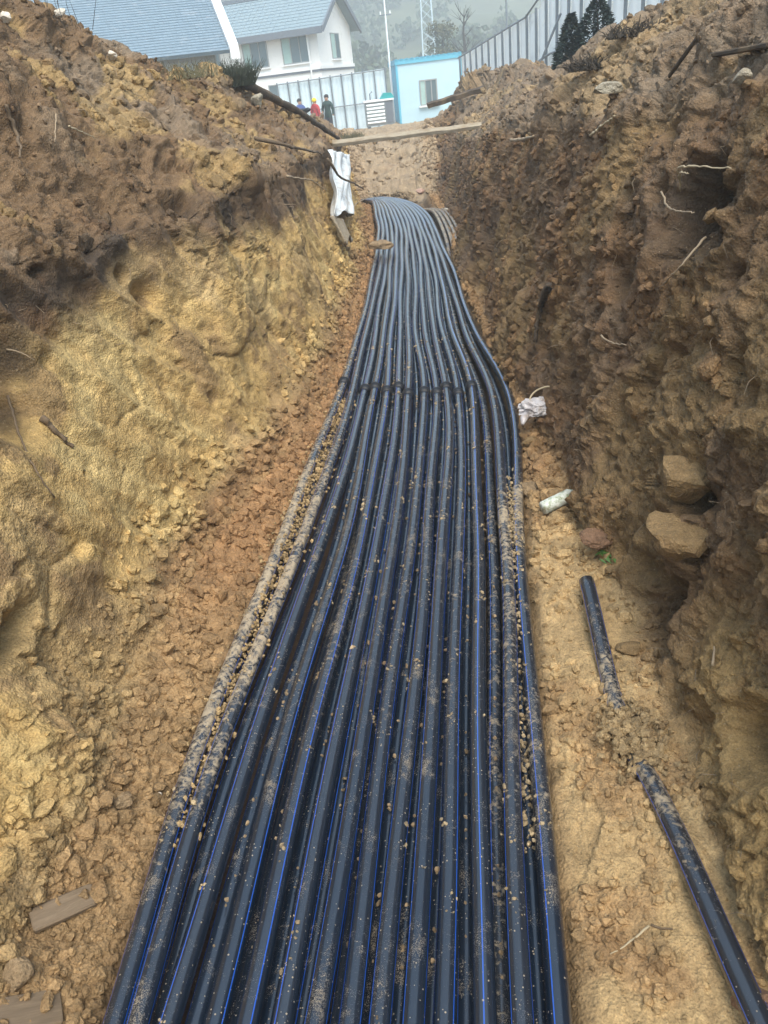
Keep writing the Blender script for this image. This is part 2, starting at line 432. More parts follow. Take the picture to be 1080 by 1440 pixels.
# soil kinds (base colours by layer, plus shade painted into the pockets)
C_CLAY = np.array([.44, .295, .118]); C_PALE = np.array([.50, .37, .165]); C_BROWN = np.array([.168, .104, .054])
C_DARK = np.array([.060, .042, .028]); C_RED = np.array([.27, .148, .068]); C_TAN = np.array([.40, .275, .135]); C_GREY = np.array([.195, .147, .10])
C_FAR = np.array([.36, .275, .18])
n1 = fbm(P*1.1+4, 4, 71); n2 = fbm(P*2.7+1, 4, 73); n3 = fbm(P*6, 3, 75)
topz = np.repeat(at_rows(topLz)[:, None], NC, 1).ravel()
topzR = np.repeat(at_rows(topRz)[:, None], NC, 1).ravel()
hL = P[:, 2]-topz
col = np.zeros((len(P), 3))
def lay(w, c):
    global col
    w = np.clip(w, 0, 1)[:, None]; col = col*(1-w)+c*w
lay(np.ones(len(P)), C_BROWN)
lay(W['out'], C_FAR)
lay(W['heapL']*1.0, C_BROWN*.92)
lay(W['heapL']*sstep(.0, .5, n1)*.7, C_GREY)
lay(W['heapL']*sstep(.1, .6, n2)*.6, C_CLAY*.8)
cl = W['wallL']*sstep(-.16, -.42, hL+n1*.22+n3*.08)
lay(cl, C_CLAY)
lay(cl*sstep(.05, .6, n2+.2*n3)*.65, C_PALE)
lay(cl*sstep(.05, .55, -n1+.3*n3)*.6, C_TAN*.85)
lay(cl*sstep(.3, .65, -n2+.4*n3)*.6, C_BROWN)
band = np.exp(-((hL+.15+n1*.16)/.17)**2)*(W['wallL']+W['heapL'])*(.35+.65*sstep(-.2, .4, n2))
lay(band*.95*deep, C_DARK)
lay(W['wallL']*sstep(3.6, 2.6, P[:, 1])*sstep(1.3, 1.8, P[:, 2]+.3*n1)*.6, C_DARK*1.6)
lay(W['wallR']*sstep(-.05, .5, n1)*.42, C_CLAY*.55)
lay(W['wallR']*sstep(.0, .5, -n1+.4*n3)*.42, C_DARK*2.0)
lay(W['wallR']*sstep(.0, .6, n2)*.55, C_RED*.74)
lay(W['wallR']*sstep(2.9, 2.1, P[:, 1])*sstep(.9, .6, P[:, 2]+.3*n1)*.6, C_CLAY*.9)
lay(W['heapR']*.8, C_GREY)
lay(W['heapR']*sstep(.0, .5, n1)*.6, C_TAN*.8)
lay(W['heapR']*sstep(.1, .5, -n2)*.5, C_BROWN*.8)
redz = sstep(2.6, 4.2, P[:, 1])
lay(W['stripL'], C_TAN*.74); lay(W['stripL']*(.35+.5*redz), C_RED)
lay(W['wallL']*sstep(.6, .25, P[:, 2]+.14*n1)*deep, C_TAN*.72)
lay(W['wallL']*sstep(.45, .25, P[:, 2]+.1*n1)*redz*deep*.7, C_RED)
lay(W['floor']*sstep(20.5, 19, P[:, 1]), C_BROWN*.5); lay(W['stripR'], C_TAN*1.08); lay(W['stripR']*sstep(.1, .5, n2)*.4, C_RED)
lay(W['stripR']*sstep(3.6, 5, P[:, 1])*.7, C_RED*.85)
lay(open_g*(1-W['out'])*.75*sstep(2.2, 1.2, np.abs(P[:, 0]))*sstep(1.15, 1.5, P[:, 2]), C_FAR)
lay((1-W['out'])*sstep(18.2, 19.2, P[:, 1])*sstep(1.6, 1.3, P[:, 2]+.2*n2)*.8*(1-wall), C_FAR*.92)
c_, _, _ = surface_at(8, 500); POCK_SHADE.append((c_, .15)); c_, _, _ = surface_at(8, 590); POCK_SHADE.append((c_, .11))
for (c_, r_) in POCK_SHADE: lay(np.exp(-(((P-c_)**2).sum(1)/(r_*r_))**1.5*(1+.5*n3))*.8, C_DARK*.8)  # pockets and the left hollow painted darker, standing in for their shade
col *= (1+.14*r2-.07+.1*(r3-.5))[:, None]
col = np.clip(col, .01, .9)

idx = np.arange(NR*NC).reshape(NR, NC)
def sheet(name, c0, c1):
    I = idx[:, c0:c1+1]; nr, nc = I.shape
    V = P[I.ravel()]; Cc = col[I.ravel()]
    L = np.arange(nr*nc).reshape(nr, nc)
    F = np.stack([L[:-1, :-1], L[:-1, 1:], L[1:, 1:], L[1:, :-1]], -1).reshape(-1, 4)
    o = np_mesh(name, V, F, MAT['soil'])
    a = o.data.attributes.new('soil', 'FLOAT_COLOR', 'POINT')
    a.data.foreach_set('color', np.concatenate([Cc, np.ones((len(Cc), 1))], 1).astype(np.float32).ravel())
    o['kind'] = 'structure'
    return o
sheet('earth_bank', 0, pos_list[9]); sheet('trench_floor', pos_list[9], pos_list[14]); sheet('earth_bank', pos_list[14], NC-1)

# ground ring out to the horizon, with a hole where the trench sheet lies
gm = soil_material('far_soil', False, (.2, .17, .11))
rv_, rf_ = [], []
rings = [(-45.5, 45.5, -3.9, 61.5, .38), (-120, 120, -80, 130, .3), (-560, 560, -560, 560, .2)]
for (x0, x1, y0, y1, z) in rings:
    rv_ += [(x0, y0, z), (x1, y0, z), (x1, y1, z), (x0, y1, z)]
for k in range(2):
    for i in range(4):
        rf_.append((k*4+i, k*4+(i+1) % 4, (k+1)*4+(i+1) % 4, (k+1)*4+i))
gr = mesh_obj('ground', rv_, rf_, gm); tag(gr, kind='structure')
bm = bmesh.new(); bm.from_mesh(gr.data); bmesh.ops.recalc_face_normals(bm, faces=bm.faces)
if bm.faces[0].normal.z < 0: bmesh.ops.reverse_faces(bm, faces=bm.faces)
bm.to_mesh(gr.data); bm.free()

# ------------------------------------------------------------------ loose clods: many, joined, real geometry
def ico(sub):
    b = bmesh.new(); bmesh.ops.create_icosphere(b, subdivisions=sub, radius=1)
    v = np.array([x.co[:] for x in b.verts]); f = np.array([[w.index for w in x.verts] for x in b.faces]); b.free(); return v, f
ICO1, ICO2, ICO3 = ico(1), ico(2), ico(3)
def clod_shape(base, seed, k=.32, flat=.75, chops=7):
    r = np.random.default_rng(seed); v, f = base; v = v.copy()
    for _ in range(chops):                                  # chop with planes: angular lumps
        nrm = r.normal(size=3); nrm /= np.linalg.norm(nrm); o = r.uniform(.45, .85)
        dd = v@nrm-o; v -= np.clip(dd, 0, None)[:, None]*nrm*.9
    v *= 1+r.normal(0, k*.18, (len(v), 1)); v[:, 2] *= flat
    return v, f
SH1 = [clod_shape(ICO1, i) for i in range(10)]; SH2 = []
for i in range(12):
    v, f = clod_shape(ICO3, 50+i, .0); v = v*(1+.16*fbm(v*2.2+i*3, 4, i)[:, None]); SH2.append((v, f))
def rot_mats(n):
    q = rng.normal(size=(n, 4)); q /= np.linalg.norm(q, axis=1)[:, None]; w, x, y, z = q.T
    return np.stack([np.stack([1-2*(y*y+z*z), 2*(x*y-z*w), 2*(x*z+y*w)], -1), np.stack([2*(x*y+z*w), 1-2*(x*x+z*z), 2*(y*z-x*w)], -1),
                     np.stack([2*(x*z-y*w), 2*(y*z+x*w), 1-2*(x*x+y*y)], -1)], 1)
def scatter(name, sets, label=None):
    VV, FF, CC = [], [], []; off = 0
    for (pts, size, cols, shapes) in sets:
        which = rng.integers(0, len(shapes), len(pts)); R = rot_mats(len(pts))
        for k, (v, f) in enumerate(shapes):
            m = np.nonzero(which == k)[0]
            if len(m) == 0: continue
            an = rng.uniform(.7, 1.3, (len(m), 1, 3))
            q = np.einsum('nij,nvj->nvi', R[m], v[None]*an)*size[m][:, None, None]+pts[m][:, None]
            VV.append(q.reshape(-1, 3)); CC.append(np.repeat(cols[m], len(v), 0))
            FF.append((f[None]+(off+np.arange(len(m))*len(v))[:, None, None]).reshape(-1, 3)); off += len(m)*len(v)
    o = np_mesh(name, np.concatenate(VV), np.concatenate(FF), MAT['soil'], smooth=False)
    a = o.data.attributes.new('soil', 'FLOAT_COLOR', 'POINT'); c = np.concatenate(CC)
    a.data.foreach_set('color', np.concatenate([c, np.ones((len(c), 1))], 1).astype(np.float32).ravel())
    return o
vis = (pz > .5) & (px > -150) & (px < 1230) & (py > -120) & (py < 1600) & (P[:, 1] > .9)
def pick(weight, n):
    w = weight*vis; cdf = np.cumsum(w, dtype=np.float64); return np.searchsorted(cdf, rng.uniform(0, cdf[-1], n))
dist = np.linalg.norm(P-CAM, axis=1)
sets = []
def clods(weight, n, lo, hi, shapes, sink=.25, mean=.005):
    j = pick(weight, n); sz = np.clip(dist[j]*mean*np.exp(rng.normal(0, .75, n)+.7*n2[j]), lo, hi)
    p = P[j]+Nf[j]*(sz*(.5-sink))[:, None]*np.where(np.abs(Nf[j][:, 2:3]) < .4, .3, 1)
    c = col[j]*rng.uniform(.82, 1.2, (n, 1)); sets.append((p, sz, c, shapes))
gap = sstep(-.25, .3, n2)
slope_ok = sstep(.15, .5, Nf[:, 2])
clods(W['stripL']*deep, 5600, .004, .05, SH1, mean=.0028)
clods(W['stripL']*gap*deep, 300, .008, .045, SH2, mean=.0052)
clods(W['wallL']*sstep(.75, .35, P[:, 2])*deep, 2800, .004, .05, SH1, mean=.0028)
clods(W['wallL']*sstep(.6, .35, P[:, 2])*sstep(3, 2, P[:, 1])*deep, 170, .008, .045, SH2, .35, mean=.0052)
clods(W['stripR']*gap*deep, 2200, .004, .03, SH1, mean=.003)
clods(W['stripR']*sstep(2.2, 3.5, P[:, 1])*deep, 1600, .006, .05, SH1, mean=.0045)
clods(W['stripR']*sstep(3.2, 4.2, P[:, 1])*deep, 250, .015, .06, SH2, mean=.009)
clods(W['wallR']*(.3+gap), 3200, .005, .04, SH1, .4, mean=.0035)
clods(W['wallR']*gap, 140, .015, .06, SH2, .45, mean=.008)
clods(W['heapL'], 3600, .006, .045, SH1, .35, mean=.003)
clods(W['heapL']*gap, 330, .015, .07, SH2, .35, mean=.007)
clods(W['heapR'], 3200, .006, .045, SH1, .35, mean=.003)
clods(W['heapR']*gap, 220, .015, .08, SH2, .35, mean=.007)
clods((W['out']*(P[:, 1] < 30)+open_g*(P[:, 1] < 26)), 1500, .02, .12, SH1, mean=.0045)
clods((1-W['out'])*sstep(18.4, 19, P[:, 1])*sstep(25, 23, P[:, 1])*(1-W['heapL'])*(1-W['heapR']), 500, .012, .07, SH1, .35, mean=.0028)
o = scatter('loose_clods', sets); tag(o, 'loose brown and yellow soil clods scattered over the trench floor and banks', 'soil', kind='stuff')

# ------------------------------------------------------------------ the pipes
def pipe_material():
    m, n, l, p = new_mat('black_polyethylene')
    uv = n.new('ShaderNodeUVMap').outputs[0]; sx = n.new('ShaderNodeSeparateXYZ'); l.new(uv, sx.inputs[0])
    geo = n.new('ShaderNodeNewGeometry'); pos = geo.outputs['Position']
    # four thin blue co-extruded stripes round the pipe
    fr = math_(n, l, 'FRACT', math_(n, l, 'MULTIPLY', sx.outputs[0], 3.0), 0)
    st = math_(n, l, 'LESS_THAN', math_(n, l, 'ABSOLUTE', math_(n, l, 'SUBTRACT', fr, .5), 0), .026)
    body = mixc(n, l, noise(n, l, 14, 4, .6, pos), (.002, .008, .019), (.003, .012, .028))
    c = mixc(n, l, st, body, (.010, .085, .44))
    # dried clay film and specks that lie on the upper side
    sz = n.new('ShaderNodeSeparateXYZ'); l.new(geo.outputs['Normal'], sz.inputs[0])
    up = ramp(n, l, sz.outputs[2], -.1, .75)
    at = n.new('ShaderNodeAttribute'); at.attribute_name = 'dust'; dust = at.outputs['Fac']
    na = noise(n, l, 34, 8, .75, pos, .4); nb = noise(n, l, 5, 4, .6, pos, .6)
    thr = math_(n, l, 'SUBTRACT', .80, math_(n, l, 'MULTIPLY', dust, .33))
    v = math_(n, l, 'ADD', math_(n, l, 'MULTIPLY', na, .75), math_(n, l, 'MULTIPLY', nb, .3))
    mk = n.new('ShaderNodeMapRange'); l.new(v, mk.inputs[0]); l.new(thr, mk.inputs[1]); l.new(math_(n, l, 'ADD', thr, .09), mk.inputs[2])
    mask = math_(n, l, 'MULTIPLY', mk.outputs[0], up)
    # fine splashes
    vo = n.new('ShaderNodeTexVoronoi'); vo.inputs['Scale'].default_value = 120; l.new(pos, vo.inputs['Vector'])
    sc_ = n.new('ShaderNodeSeparateColor'); l.new(vo.outputs['Color'], sc_.inputs[0])
    sp = math_(n, l, 'MULTIPLY', math_(n, l, 'LESS_THAN', vo.outputs['Distance'], math_(n, l, 'MULTIPLY', sc_.outputs[1], .38)), math_(n, l, 'GREATER_THAN', math_(n, l, 'ADD', sc_.outputs[0], math_(n, l, 'MULTIPLY', ramp(n, l, noise(n, l, 7, 5, .7, pos, .3), .42, .72), .75)), 1.08))
    gr_ = math_(n, l, 'MULTIPLY', ramp(n, l, math_(n, l, 'ADD', noise(n, l, 260, 3, .7, pos), math_(n, l, 'MULTIPLY', ramp(n, l, noise(n, l, 4.5, 5, .7, pos, .5), .42, .72), .36)), .76, .86), math_(n, l, 'MULTIPLY', ramp(n, l, sz.outputs[2], .55, .98), .75))
    mask = math_(n, l, 'MAXIMUM', mask, gr_)
    mask2 = math_(n, l, 'MAXIMUM', mask, math_(n, l, 'MULTIPLY', math_(n, l, 'MULTIPLY', sp, up), .8))
    film = math_(n, l, 'MULTIPLY', math_(n, l, 'MULTIPLY', dust, up), .07)
    c = mixc(n, l, film, c, (.34, .29, .22))
    c = mixc(n, l, mask2, c, mixc(n, l, noise(n, l, 60, 3, .6, pos), (.26, .19, .115), (.44, .37, .27)))
    l.new(c, p.inputs['Base Color'])
    rg = n.new('ShaderNodeMapRange'); rg.inputs[3].default_value = .26; rg.inputs[4].default_value = .9
    l.new(mask2, rg.inputs[0]); l.new(rg.outputs[0], p.inputs['Roughness'])
    p.inputs['Specular IOR Level'].default_value = .6
    ct = n.new('ShaderNodeMapRange'); ct.inputs[3].default_value = .85; ct.inputs[4].default_value = 0; l.new(mask2, ct.inputs[0])   # film of water
    l.new(ct.outputs[0], p.inputs['Coat Weight']); p.inputs['Coat Roughness'].default_value = .24
    b = n.new('ShaderNodeBump'); b.inputs['Strength'].default_value = .5; b.inputs['Distance'].default_value = .006
    l.new(mask2, b.inputs['Height'])
    b2 = n.new('ShaderNodeBump'); b2.inputs['Strength'].default_value = .08; b2.inputs['Distance'].default_value = .004
    l.new(noise(n, l, 90, 4, .6, pos), b2.inputs['Height']); l.new(b.outputs[0], b2.inputs['Normal'])
    l.new(b2.outputs[0], p.inputs['Normal'])
    return m
MAT['pipe'] = pipe_material()
MAT['coupling'] = plain('coupling_black', (.012, .013, .017), .5, .3, 20, .2)

def catmull(pts, step):
    pts = np.asarray(pts, float); n = len(pts); out = []
    for i in range(n-1):
        p0 = pts[i-1] if i else 2*pts[0]-pts[1]; p1, p2 = pts[i], pts[i+1]; p3 = pts[i+2] if i+2 < n else 2*pts[-1]-pts[-2]
        L = np.linalg.norm(p2-p1); k = max(2, int(L/step))
        t0 = 0; t1 = np.linalg.norm(p1-p0)**.5; t2 = t1+L**.5; t3 = t2+np.linalg.norm(p3-p2)**.5
        for t in np.linspace(t1, t2, k, endpoint=False):
            A1 = (t1-t)/(t1-t0)*p0+(t-t0)/(t1-t0)*p1; A2 = (t2-t)/(t2-t1)*p1+(t-t1)/(t2-t1)*p2; A3 = (t3-t)/(t3-t2)*p2+(t-t2)/(t3-t2)*p3
            B1 = (t2-t)/(t2-t0)*A1+(t-t0)/(t2-t0)*A2; B2 = (t3-t)/(t3-t1)*A2+(t-t1)/(t3-t1)*A3
            out.append((t2-t)/(t2-t1)*B1+(t-t1)/(t2-t1)*B2)
    out.append(pts[-1]); return np.array(out)

def pipe_mesh(name, path, rad, dust, phase, parent=None, n=40, hollow=False):
    m = len(path); T = np.gradient(path, axis=0); T /= np.linalg.norm(T, axis=1)[:, None]
    A = np.cross(T, [0, 0, 1.]); A /= np.linalg.norm(A, axis=1)[:, None]; Bv = np.cross(A, T)
    w = 2*np.pi*np.arange(n)/n
    V = (path[:, None]+(A[:, None]*np.cos(w)[None, :, None]+Bv[:, None]*np.sin(w)[None, :, None])*rad).reshape(-1, 3)
    L = np.arange(m*n).reshape(m, n); Ln = np.roll(L, -1, 1)
    F = np.stack([L[:-1], Ln[:-1], Ln[1:], L[1:]], -1).reshape(-1, 4)
    u0 = np.broadcast_to(np.arange(n)/n, (m-1, n)); v0 = np.arange(m-1)[:, None]*np.ones((1, n))
    UV = np.stack([np.stack([u0, v0], -1), np.stack([u0+1./n, v0], -1), np.stack([u0+1./n, v0+1], -1), np.stack([u0, v0+1], -1)], 2).reshape(-1, 2)
    UV = UV+np.array([phase, 0])
    dv = np.repeat(dust, n)
    if hollow:                                         # open cut end: wall thickness and bore at the far end
        k = [len(V)+i for i in range(2*n)]
        ctr = path[-1]; inner = ctr+(A[-1][None]*np.cos(w)[:, None]+Bv[-1][None]*np.sin(w)[:, None])*rad*.8
        V = np.concatenate([V, inner, inner-T[-1]*.25])
        o_ = L[-1]; i_ = np.arange(m*n, m*n+n); d_ = i_+n
        F = np.concatenate([F, np.stack([o_, np.roll(o_, -1), np.roll(i_, -1), i_], -1), np.stack([i_, np.roll(i_, -1), np.roll(d_, -1), d_], -1)])
        UV = np.concatenate([UV, np.full((8*n, 2), .0)]); dv = np.concatenate([dv, np.full(2*n, .2)])
    o = np_mesh(name, V, F, MAT['pipe'])
    uvl = o.data.uv_layers.new(name='UVMap'); uvl.data.foreach_set('uv', np.ascontiguousarray(UV, np.float32).ravel())
    a = o.data.attributes.new('dust', 'FLOAT', 'POINT'); a.data.foreach_set('value', dv.astype(np.float32))
    if parent: o.parent = parent
    return o

TOP = [
[(-1.127,1.272),(-1.103,2.386),(-.916,4.289),(-.681,6.705),(-.561,8.754),(-.43,11.693),(-.45,15.448),(-.496,17.973),(-.595,19.17)],
[(-1.032,1.267),(-1.005,2.376),(-.772,4.263),(-.563,6.669),(-.468,8.72),(-.345,11.661),(-.355,15.394),(-.416,17.913),(-.543,19.128)],
[(-.961,1.264),(-.879,2.364),(-.639,4.24),(-.459,6.643),(-.361,8.677),(-.26,11.618),(-.258,15.331),(-.337,17.853),(-.475,19.074)],
[(-.80,1.256),(-.708,2.348),(-.506,4.216),(-.357,6.611),(-.265,8.643),(-.175,11.576),(-.163,15.269),(-.258,17.793),(-.408,19.02)],
[(-.70,1.249),(-.603,2.337),(-.396,4.196),(-.254,6.587),(-.178,8.613),(-.09,11.535),(-.068,15.208),(-.164,17.722),(-.341,18.966)],
[(-.58,1.243),(-.487,2.326),(-.294,4.179),(-.142,6.553),(-.089,8.58),(-.006,11.493),(.039,15.138),(-.071,17.652),(-.274,18.912)],
[(-.475,1.238),(-.376,2.315),(-.196,4.163),(-.034,6.524),(.0,8.548),(.087,11.447),(.146,15.068),(.022,17.582),(-.208,18.859)],
[(-.378,1.233),(-.272,2.305),(-.087,4.142),(.092,6.486),(.096,8.512),(.18,11.402),(.251,15.0),(.114,17.513),(-.142,18.806)],
[(-.278,1.228),(-.172,2.295),(.015,4.123),(.202,6.456),(.192,8.477),(.272,11.356),(.356,14.932),(.205,17.444),(-.076,18.753)],
[(-.176,1.223),(-.072,2.285),(.112,4.108),(.304,6.426),(.287,8.443),(.364,11.311),(.459,14.864),(.295,17.376),(-.011,18.701)],
[(-.082,1.218),(.022,2.277),(.205,4.094),(.402,6.404),(.385,8.408),(.454,11.266),(.562,14.798),(.384,17.308),(.054,18.649)],
[(.029,1.212),(.137,2.265),(.323,4.07),(.512,6.371),(.49,8.371),(.544,11.222),(.663,14.731),(.473,17.241),(.119,18.597)],
[(.16,1.205),(.27,2.251),(.482,4.04),(.683,6.324),(.625,8.321),(.635,11.178),(.76,14.666),(.562,17.174),(.183,18.545)],
[(.258,1.201),(.368,2.243),(.578,4.027),(.827,6.283),(.741,8.276),(.73,11.139),(.86,14.593),(.649,17.108),(.247,18.494)]]
def BENDF(i, q):
    return BENDALL[i][q]
BENDALL = [[(-0.378, 15.226), (-0.43, 16.447), (-0.473, 17.639), (-0.563, 18.404), (-0.903, 18.899), (-1.474, 19.529)], [(-0.294, 15.171), (-0.347, 16.388), (-0.403, 17.586), (-0.517, 18.386), (-0.87, 18.903), (-1.449, 19.545)], [(-0.211, 15.117), (-0.264, 16.33), (-0.333, 17.534), (-0.472, 18.368), (-0.837, 18.908), (-1.423, 19.562)], [(-0.128, 15.063), (-0.182, 16.272), (-0.264, 17.482), (-0.427, 18.35), (-0.804, 18.913), (-1.397, 19.579)], [(-0.046, 15.01), (-0.1, 16.215), (-0.195, 17.431), (-0.382, 18.332), (-0.77, 18.918), (-1.372, 19.595)], [(0.036, 14.956), (-0.019, 16.158), (-0.127, 17.379), (-0.337, 18.314), (-0.737, 18.923), (-1.346, 19.612)], [(0.117, 14.904), (0.062, 16.101), (-0.059, 17.328), (-0.293, 18.296), (-0.704, 18.928), (-1.32, 19.629)], [(0.197, 14.851), (0.142, 16.045), (0.009, 17.277), (-0.248, 18.278), (-0.671, 18.932), (-1.294, 19.645)], [(0.277, 14.799), (0.221, 15.989), (0.076, 17.227), (-0.204, 18.26), (-0.637, 18.937), (-1.269, 19.662)], [(0.356, 14.748), (0.3, 15.934), (0.142, 17.177), (-0.159, 18.242), (-0.604, 18.942), (-1.243, 19.679)], [(0.435, 14.697), (0.379, 15.879), (0.209, 17.127), (-0.115, 18.224), (-0.571, 18.947), (-1.217, 19.696)], [(0.513, 14.646), (0.457, 15.824), (0.275, 17.077), (-0.071, 18.206), (-0.538, 18.952), (-1.191, 19.713)], [(0.591, 14.595), (0.534, 15.77), (0.34, 17.028), (-0.026, 18.188), (-0.504, 18.957), (-1.165, 19.73)], [(0.668, 14.545), (0.611, 15.716), (0.406, 16.979), (0.018, 18.171), (-0.471, 18.962), (-1.139, 19.746)]]
ORD = ['second', 'third', 'fourth', 'fifth', 'sixth', 'seventh', 'eighth', 'ninth', 'tenth', 'eleventh', 'twelfth', 'thirteenth']
PR = .0375
def along(ys, prof):
    return np.interp(ys, [q[0] for q in prof], [q[1] for q in prof])
DUST = {0: [(0,.25),(1.4,.3),(2.0,.75),(2.6,1.0),(4.6,1.05),(6,.85),(9,.75),(20,.65)],
        1: [(0,.15),(1.4,.25),(2.1,.75),(3,.98),(4.4,1.0),(5.5,.8),(7,.6),(20,.55)],
        12: [(0,.3),(1.3,.45),(1.9,.6),(2.6,.75),(3.4,.8),(4.2,1.0),(4.7,.6),(6,.4),(20,.5)],
        13: [(0,.1),(1.4,.15),(1.9,.65),(2.4,.75),(2.9,.4),(3.4,.35),(3.9,.95),(4.4,1.0),(5,.5),(20,.5)]}
PATHS = []
crumbs = []
for i, pts in enumerate(TOP):
    pts = list(pts[:6])
    z0 = .155+.012*math.sin(i*2.3)
    a, b = np.array(pts[0]), np.array(pts[1]); first = a-(b-a)*3.2
    ctrl = [(first[0], first[1], z0)] + [(x, y, z0+.012*math.sin(y*1.3+i)) for x, y in pts]
    b_ = i/13.; zb_ = (.17, .22, .26, .27, .24, .12)
    for q in range(6):                                  # the whole bundle swings left over a rise and runs into the bank
        bx, by = BENDF(i, q)
        ctrl.append((bx, by, zb_[q]+.004*math.sin(i*2.1)))
    path = catmull(ctrl, .11)
    path[:, 0] += (.006*np.sin(path[:, 1]*2.1+i*1.7)+.006*np.sin(path[:, 1]*(.9+.13*(i % 5))+i*2.9))*sstep(17, 14, path[:, 1])
    PATHS.append(path)
    du = along(path[:, 1], DUST.get(i, [(0,.12+.08*(i % 3)),(1.6,.2+.1*((i*7) % 3)),(2.6,.4+.12*((i*5) % 3)),(4.2,.64),(7,.42),(12,.5),(20,.6)]))
    if i == 0: lab = 'outermost left pipe of the bundle, half buried in dried yellow clay'
    elif i == 1: lab = 'clay-crusted pipe lying second from the left edge of the bundle'
    elif i == 2: lab = 'shiny clean black pipe next to the two clay-buried pipes on the left'
    elif i == 13: lab = 'outermost right pipe of the bundle, bordering the bare muddy strip'
    elif i == 12: lab = 'muddy pipe beside the outermost right one, a wide gap on its left'
    else: lab = 'black pipe with blue stripes, %s from the left in the upper layer' % ORD[i-1]
    root = empty('water_pipe', (0, 0, 0)); tag(root, lab, 'pipe', 'long black pipes of the upper layer')
    pipe_mesh('pipe_body', path, PR, du, rng.uniform(0, .25), root)
    if 2 <= i <= 11 or i == 0:                          # fusion couplings
        yc = {0: 6.9}.get(i, 6.72-.028*(i-2)*1.0-(.12 if i in (6, 7) else 0)+.06*math.sin(i*3))
        j = int(np.argmin(np.abs(path[:, 1]-yc))); c = path[j]; t = path[j+1]-path[j-1]; t /= np.linalg.norm(t)
        mb = MB()
        mb.tube([c-t*.05, c-t*.042, c-t*.012, c, c+t*.012, c+t*.042, c+t*.05], [PR+.001, PR+.016, PR+.018, PR+.011, PR+.018, PR+.016, PR+.001], 20, False)
        mb.build('coupling', MAT['coupling'], root, True)
    # crumbs of clay lying on it
    vis_y = (path[:, 1] > 1.0) & (path[:, 1] < 8)
    k = np.nonzero(vis_y)[0]; w = du[k]**2.2+.03
    n_k = int(60*w.sum()/len(k)+4)                      # splats of clay: clusters, not single grains
    kk = rng.choice(k, n_k, p=w/w.sum()); an0 = rng.normal(0, .6, n_k)
    per = rng.integers(2, 11, n_k); c_i = np.repeat(np.arange(n_k), per); n_c = len(c_i)
    q = path[kk][c_i]+rng.normal(0, .022, (n_c, 3))*[0, 1, 0]*(1+.25*per[c_i][:, None]/5); an = an0[c_i]+rng.normal(0, .28, n_c)
    sz = np.clip(rng.lognormal(-5.35, .6, n_c), .002, .017)*(.85+.03*q[:, 1])
    q[:, 0] += np.sin(an)*PR; q[:, 2] += np.cos(an)*PR-sz*.1
    crumbs.append((q, sz))
# second bed of pipes seen in the gaps
for i in range(13):
    a, b = PATHS[i], PATHS[i+1]
    yy = np.linspace(-1.5, 15.2, 130)
    xx = .5*(np.interp(yy, a[:, 1], a[:, 0])+np.interp(yy, b[:, 1], b[:, 0])) + .004*np.sin(yy*.9+i*2)-.012*(i < 6)
    path = np.stack([xx, yy, np.full_like(yy, .062)+.006*np.sin(yy+i)], 1)
    du = np.full(len(yy), .15+.25*((i*3) % 4)/4)+(.45 if i == 0 else 0.55 if i == 11 else 0)
    lab = ('dark pipe of the lower bed, in the gap between the two clay-buried left pipes' if i == 0 else
           'dark lower pipe between the %s and %s upper pipes from the left' % (ORD[i-1], ORD[i] if i < 12 else 'last'))
    o = pipe_mesh('lower_pipe', path, PR, du, rng.uniform(0, .25), n=24)
    tag(o, lab, 'pipe', 'pipes of the lower bed')
# short dusty pipes that surface on the right at the far end
for i in range(4):
    x0 = .80+.085*i
    path = catmull([(x0-.02, 12.6-.1*i, -.08), (x0, 13.4-.1*i, .09), (x0-.01, 14.6, .19), (x0-.06-.01*i, 16.4, .19), (x0-.18-.03*i, 17.9, .03)], .12)
    o = pipe_mesh('buried_pipe', path, PR*.9, np.full(len(path), 1.0), rng.uniform(0, .25), n=24)
    tag(o, ['dusty pipe surfacing at the far right end, nearest the black bundle', 'dusty half-buried pipe at the far end, second out from the bundle',
            'dusty half-buried pipe at the far end, second in from the right wall', 'dusty pipe surfacing at the far end, nearest the right wall'][i], 'pipe', 'dusty pipes surfacing at the far right end')
# loose length of pipe on the muddy strip, its middle under the soil
ctrl = [(.86, .55, .16), (.835, 1.0, .21), (.80, 1.55, .205), (.775, 2.02, .172), (.765, 2.28, .12), (.772, 2.52, .145), (.79, 2.85, .185), (.815, 3.32, .225)]
path = catmull(ctrl, .05); path[:, 0] += .008*np.sin(path[:, 1]*4.2)
o = pipe_mesh('loose_pipe', path, .040, along(path[:, 1], [(0,.5),(1.2,.6),(1.8,.8),(2.3,1.1),(2.7,.85),(3.4,.5)]), .06, n=40, hollow=True)
tag(o, 'loose length of black pipe on the muddy right strip, middle covered by soil', 'pipe')
sets = []
qq = np.concatenate([c[0] for c in crumbs]); ss = np.concatenate([c[1] for c in crumbs])
sets.append((qq, ss, np.array([.33, .25, .15])*rng.uniform(.6, 1.35, (len(qq), 1)), SH1))
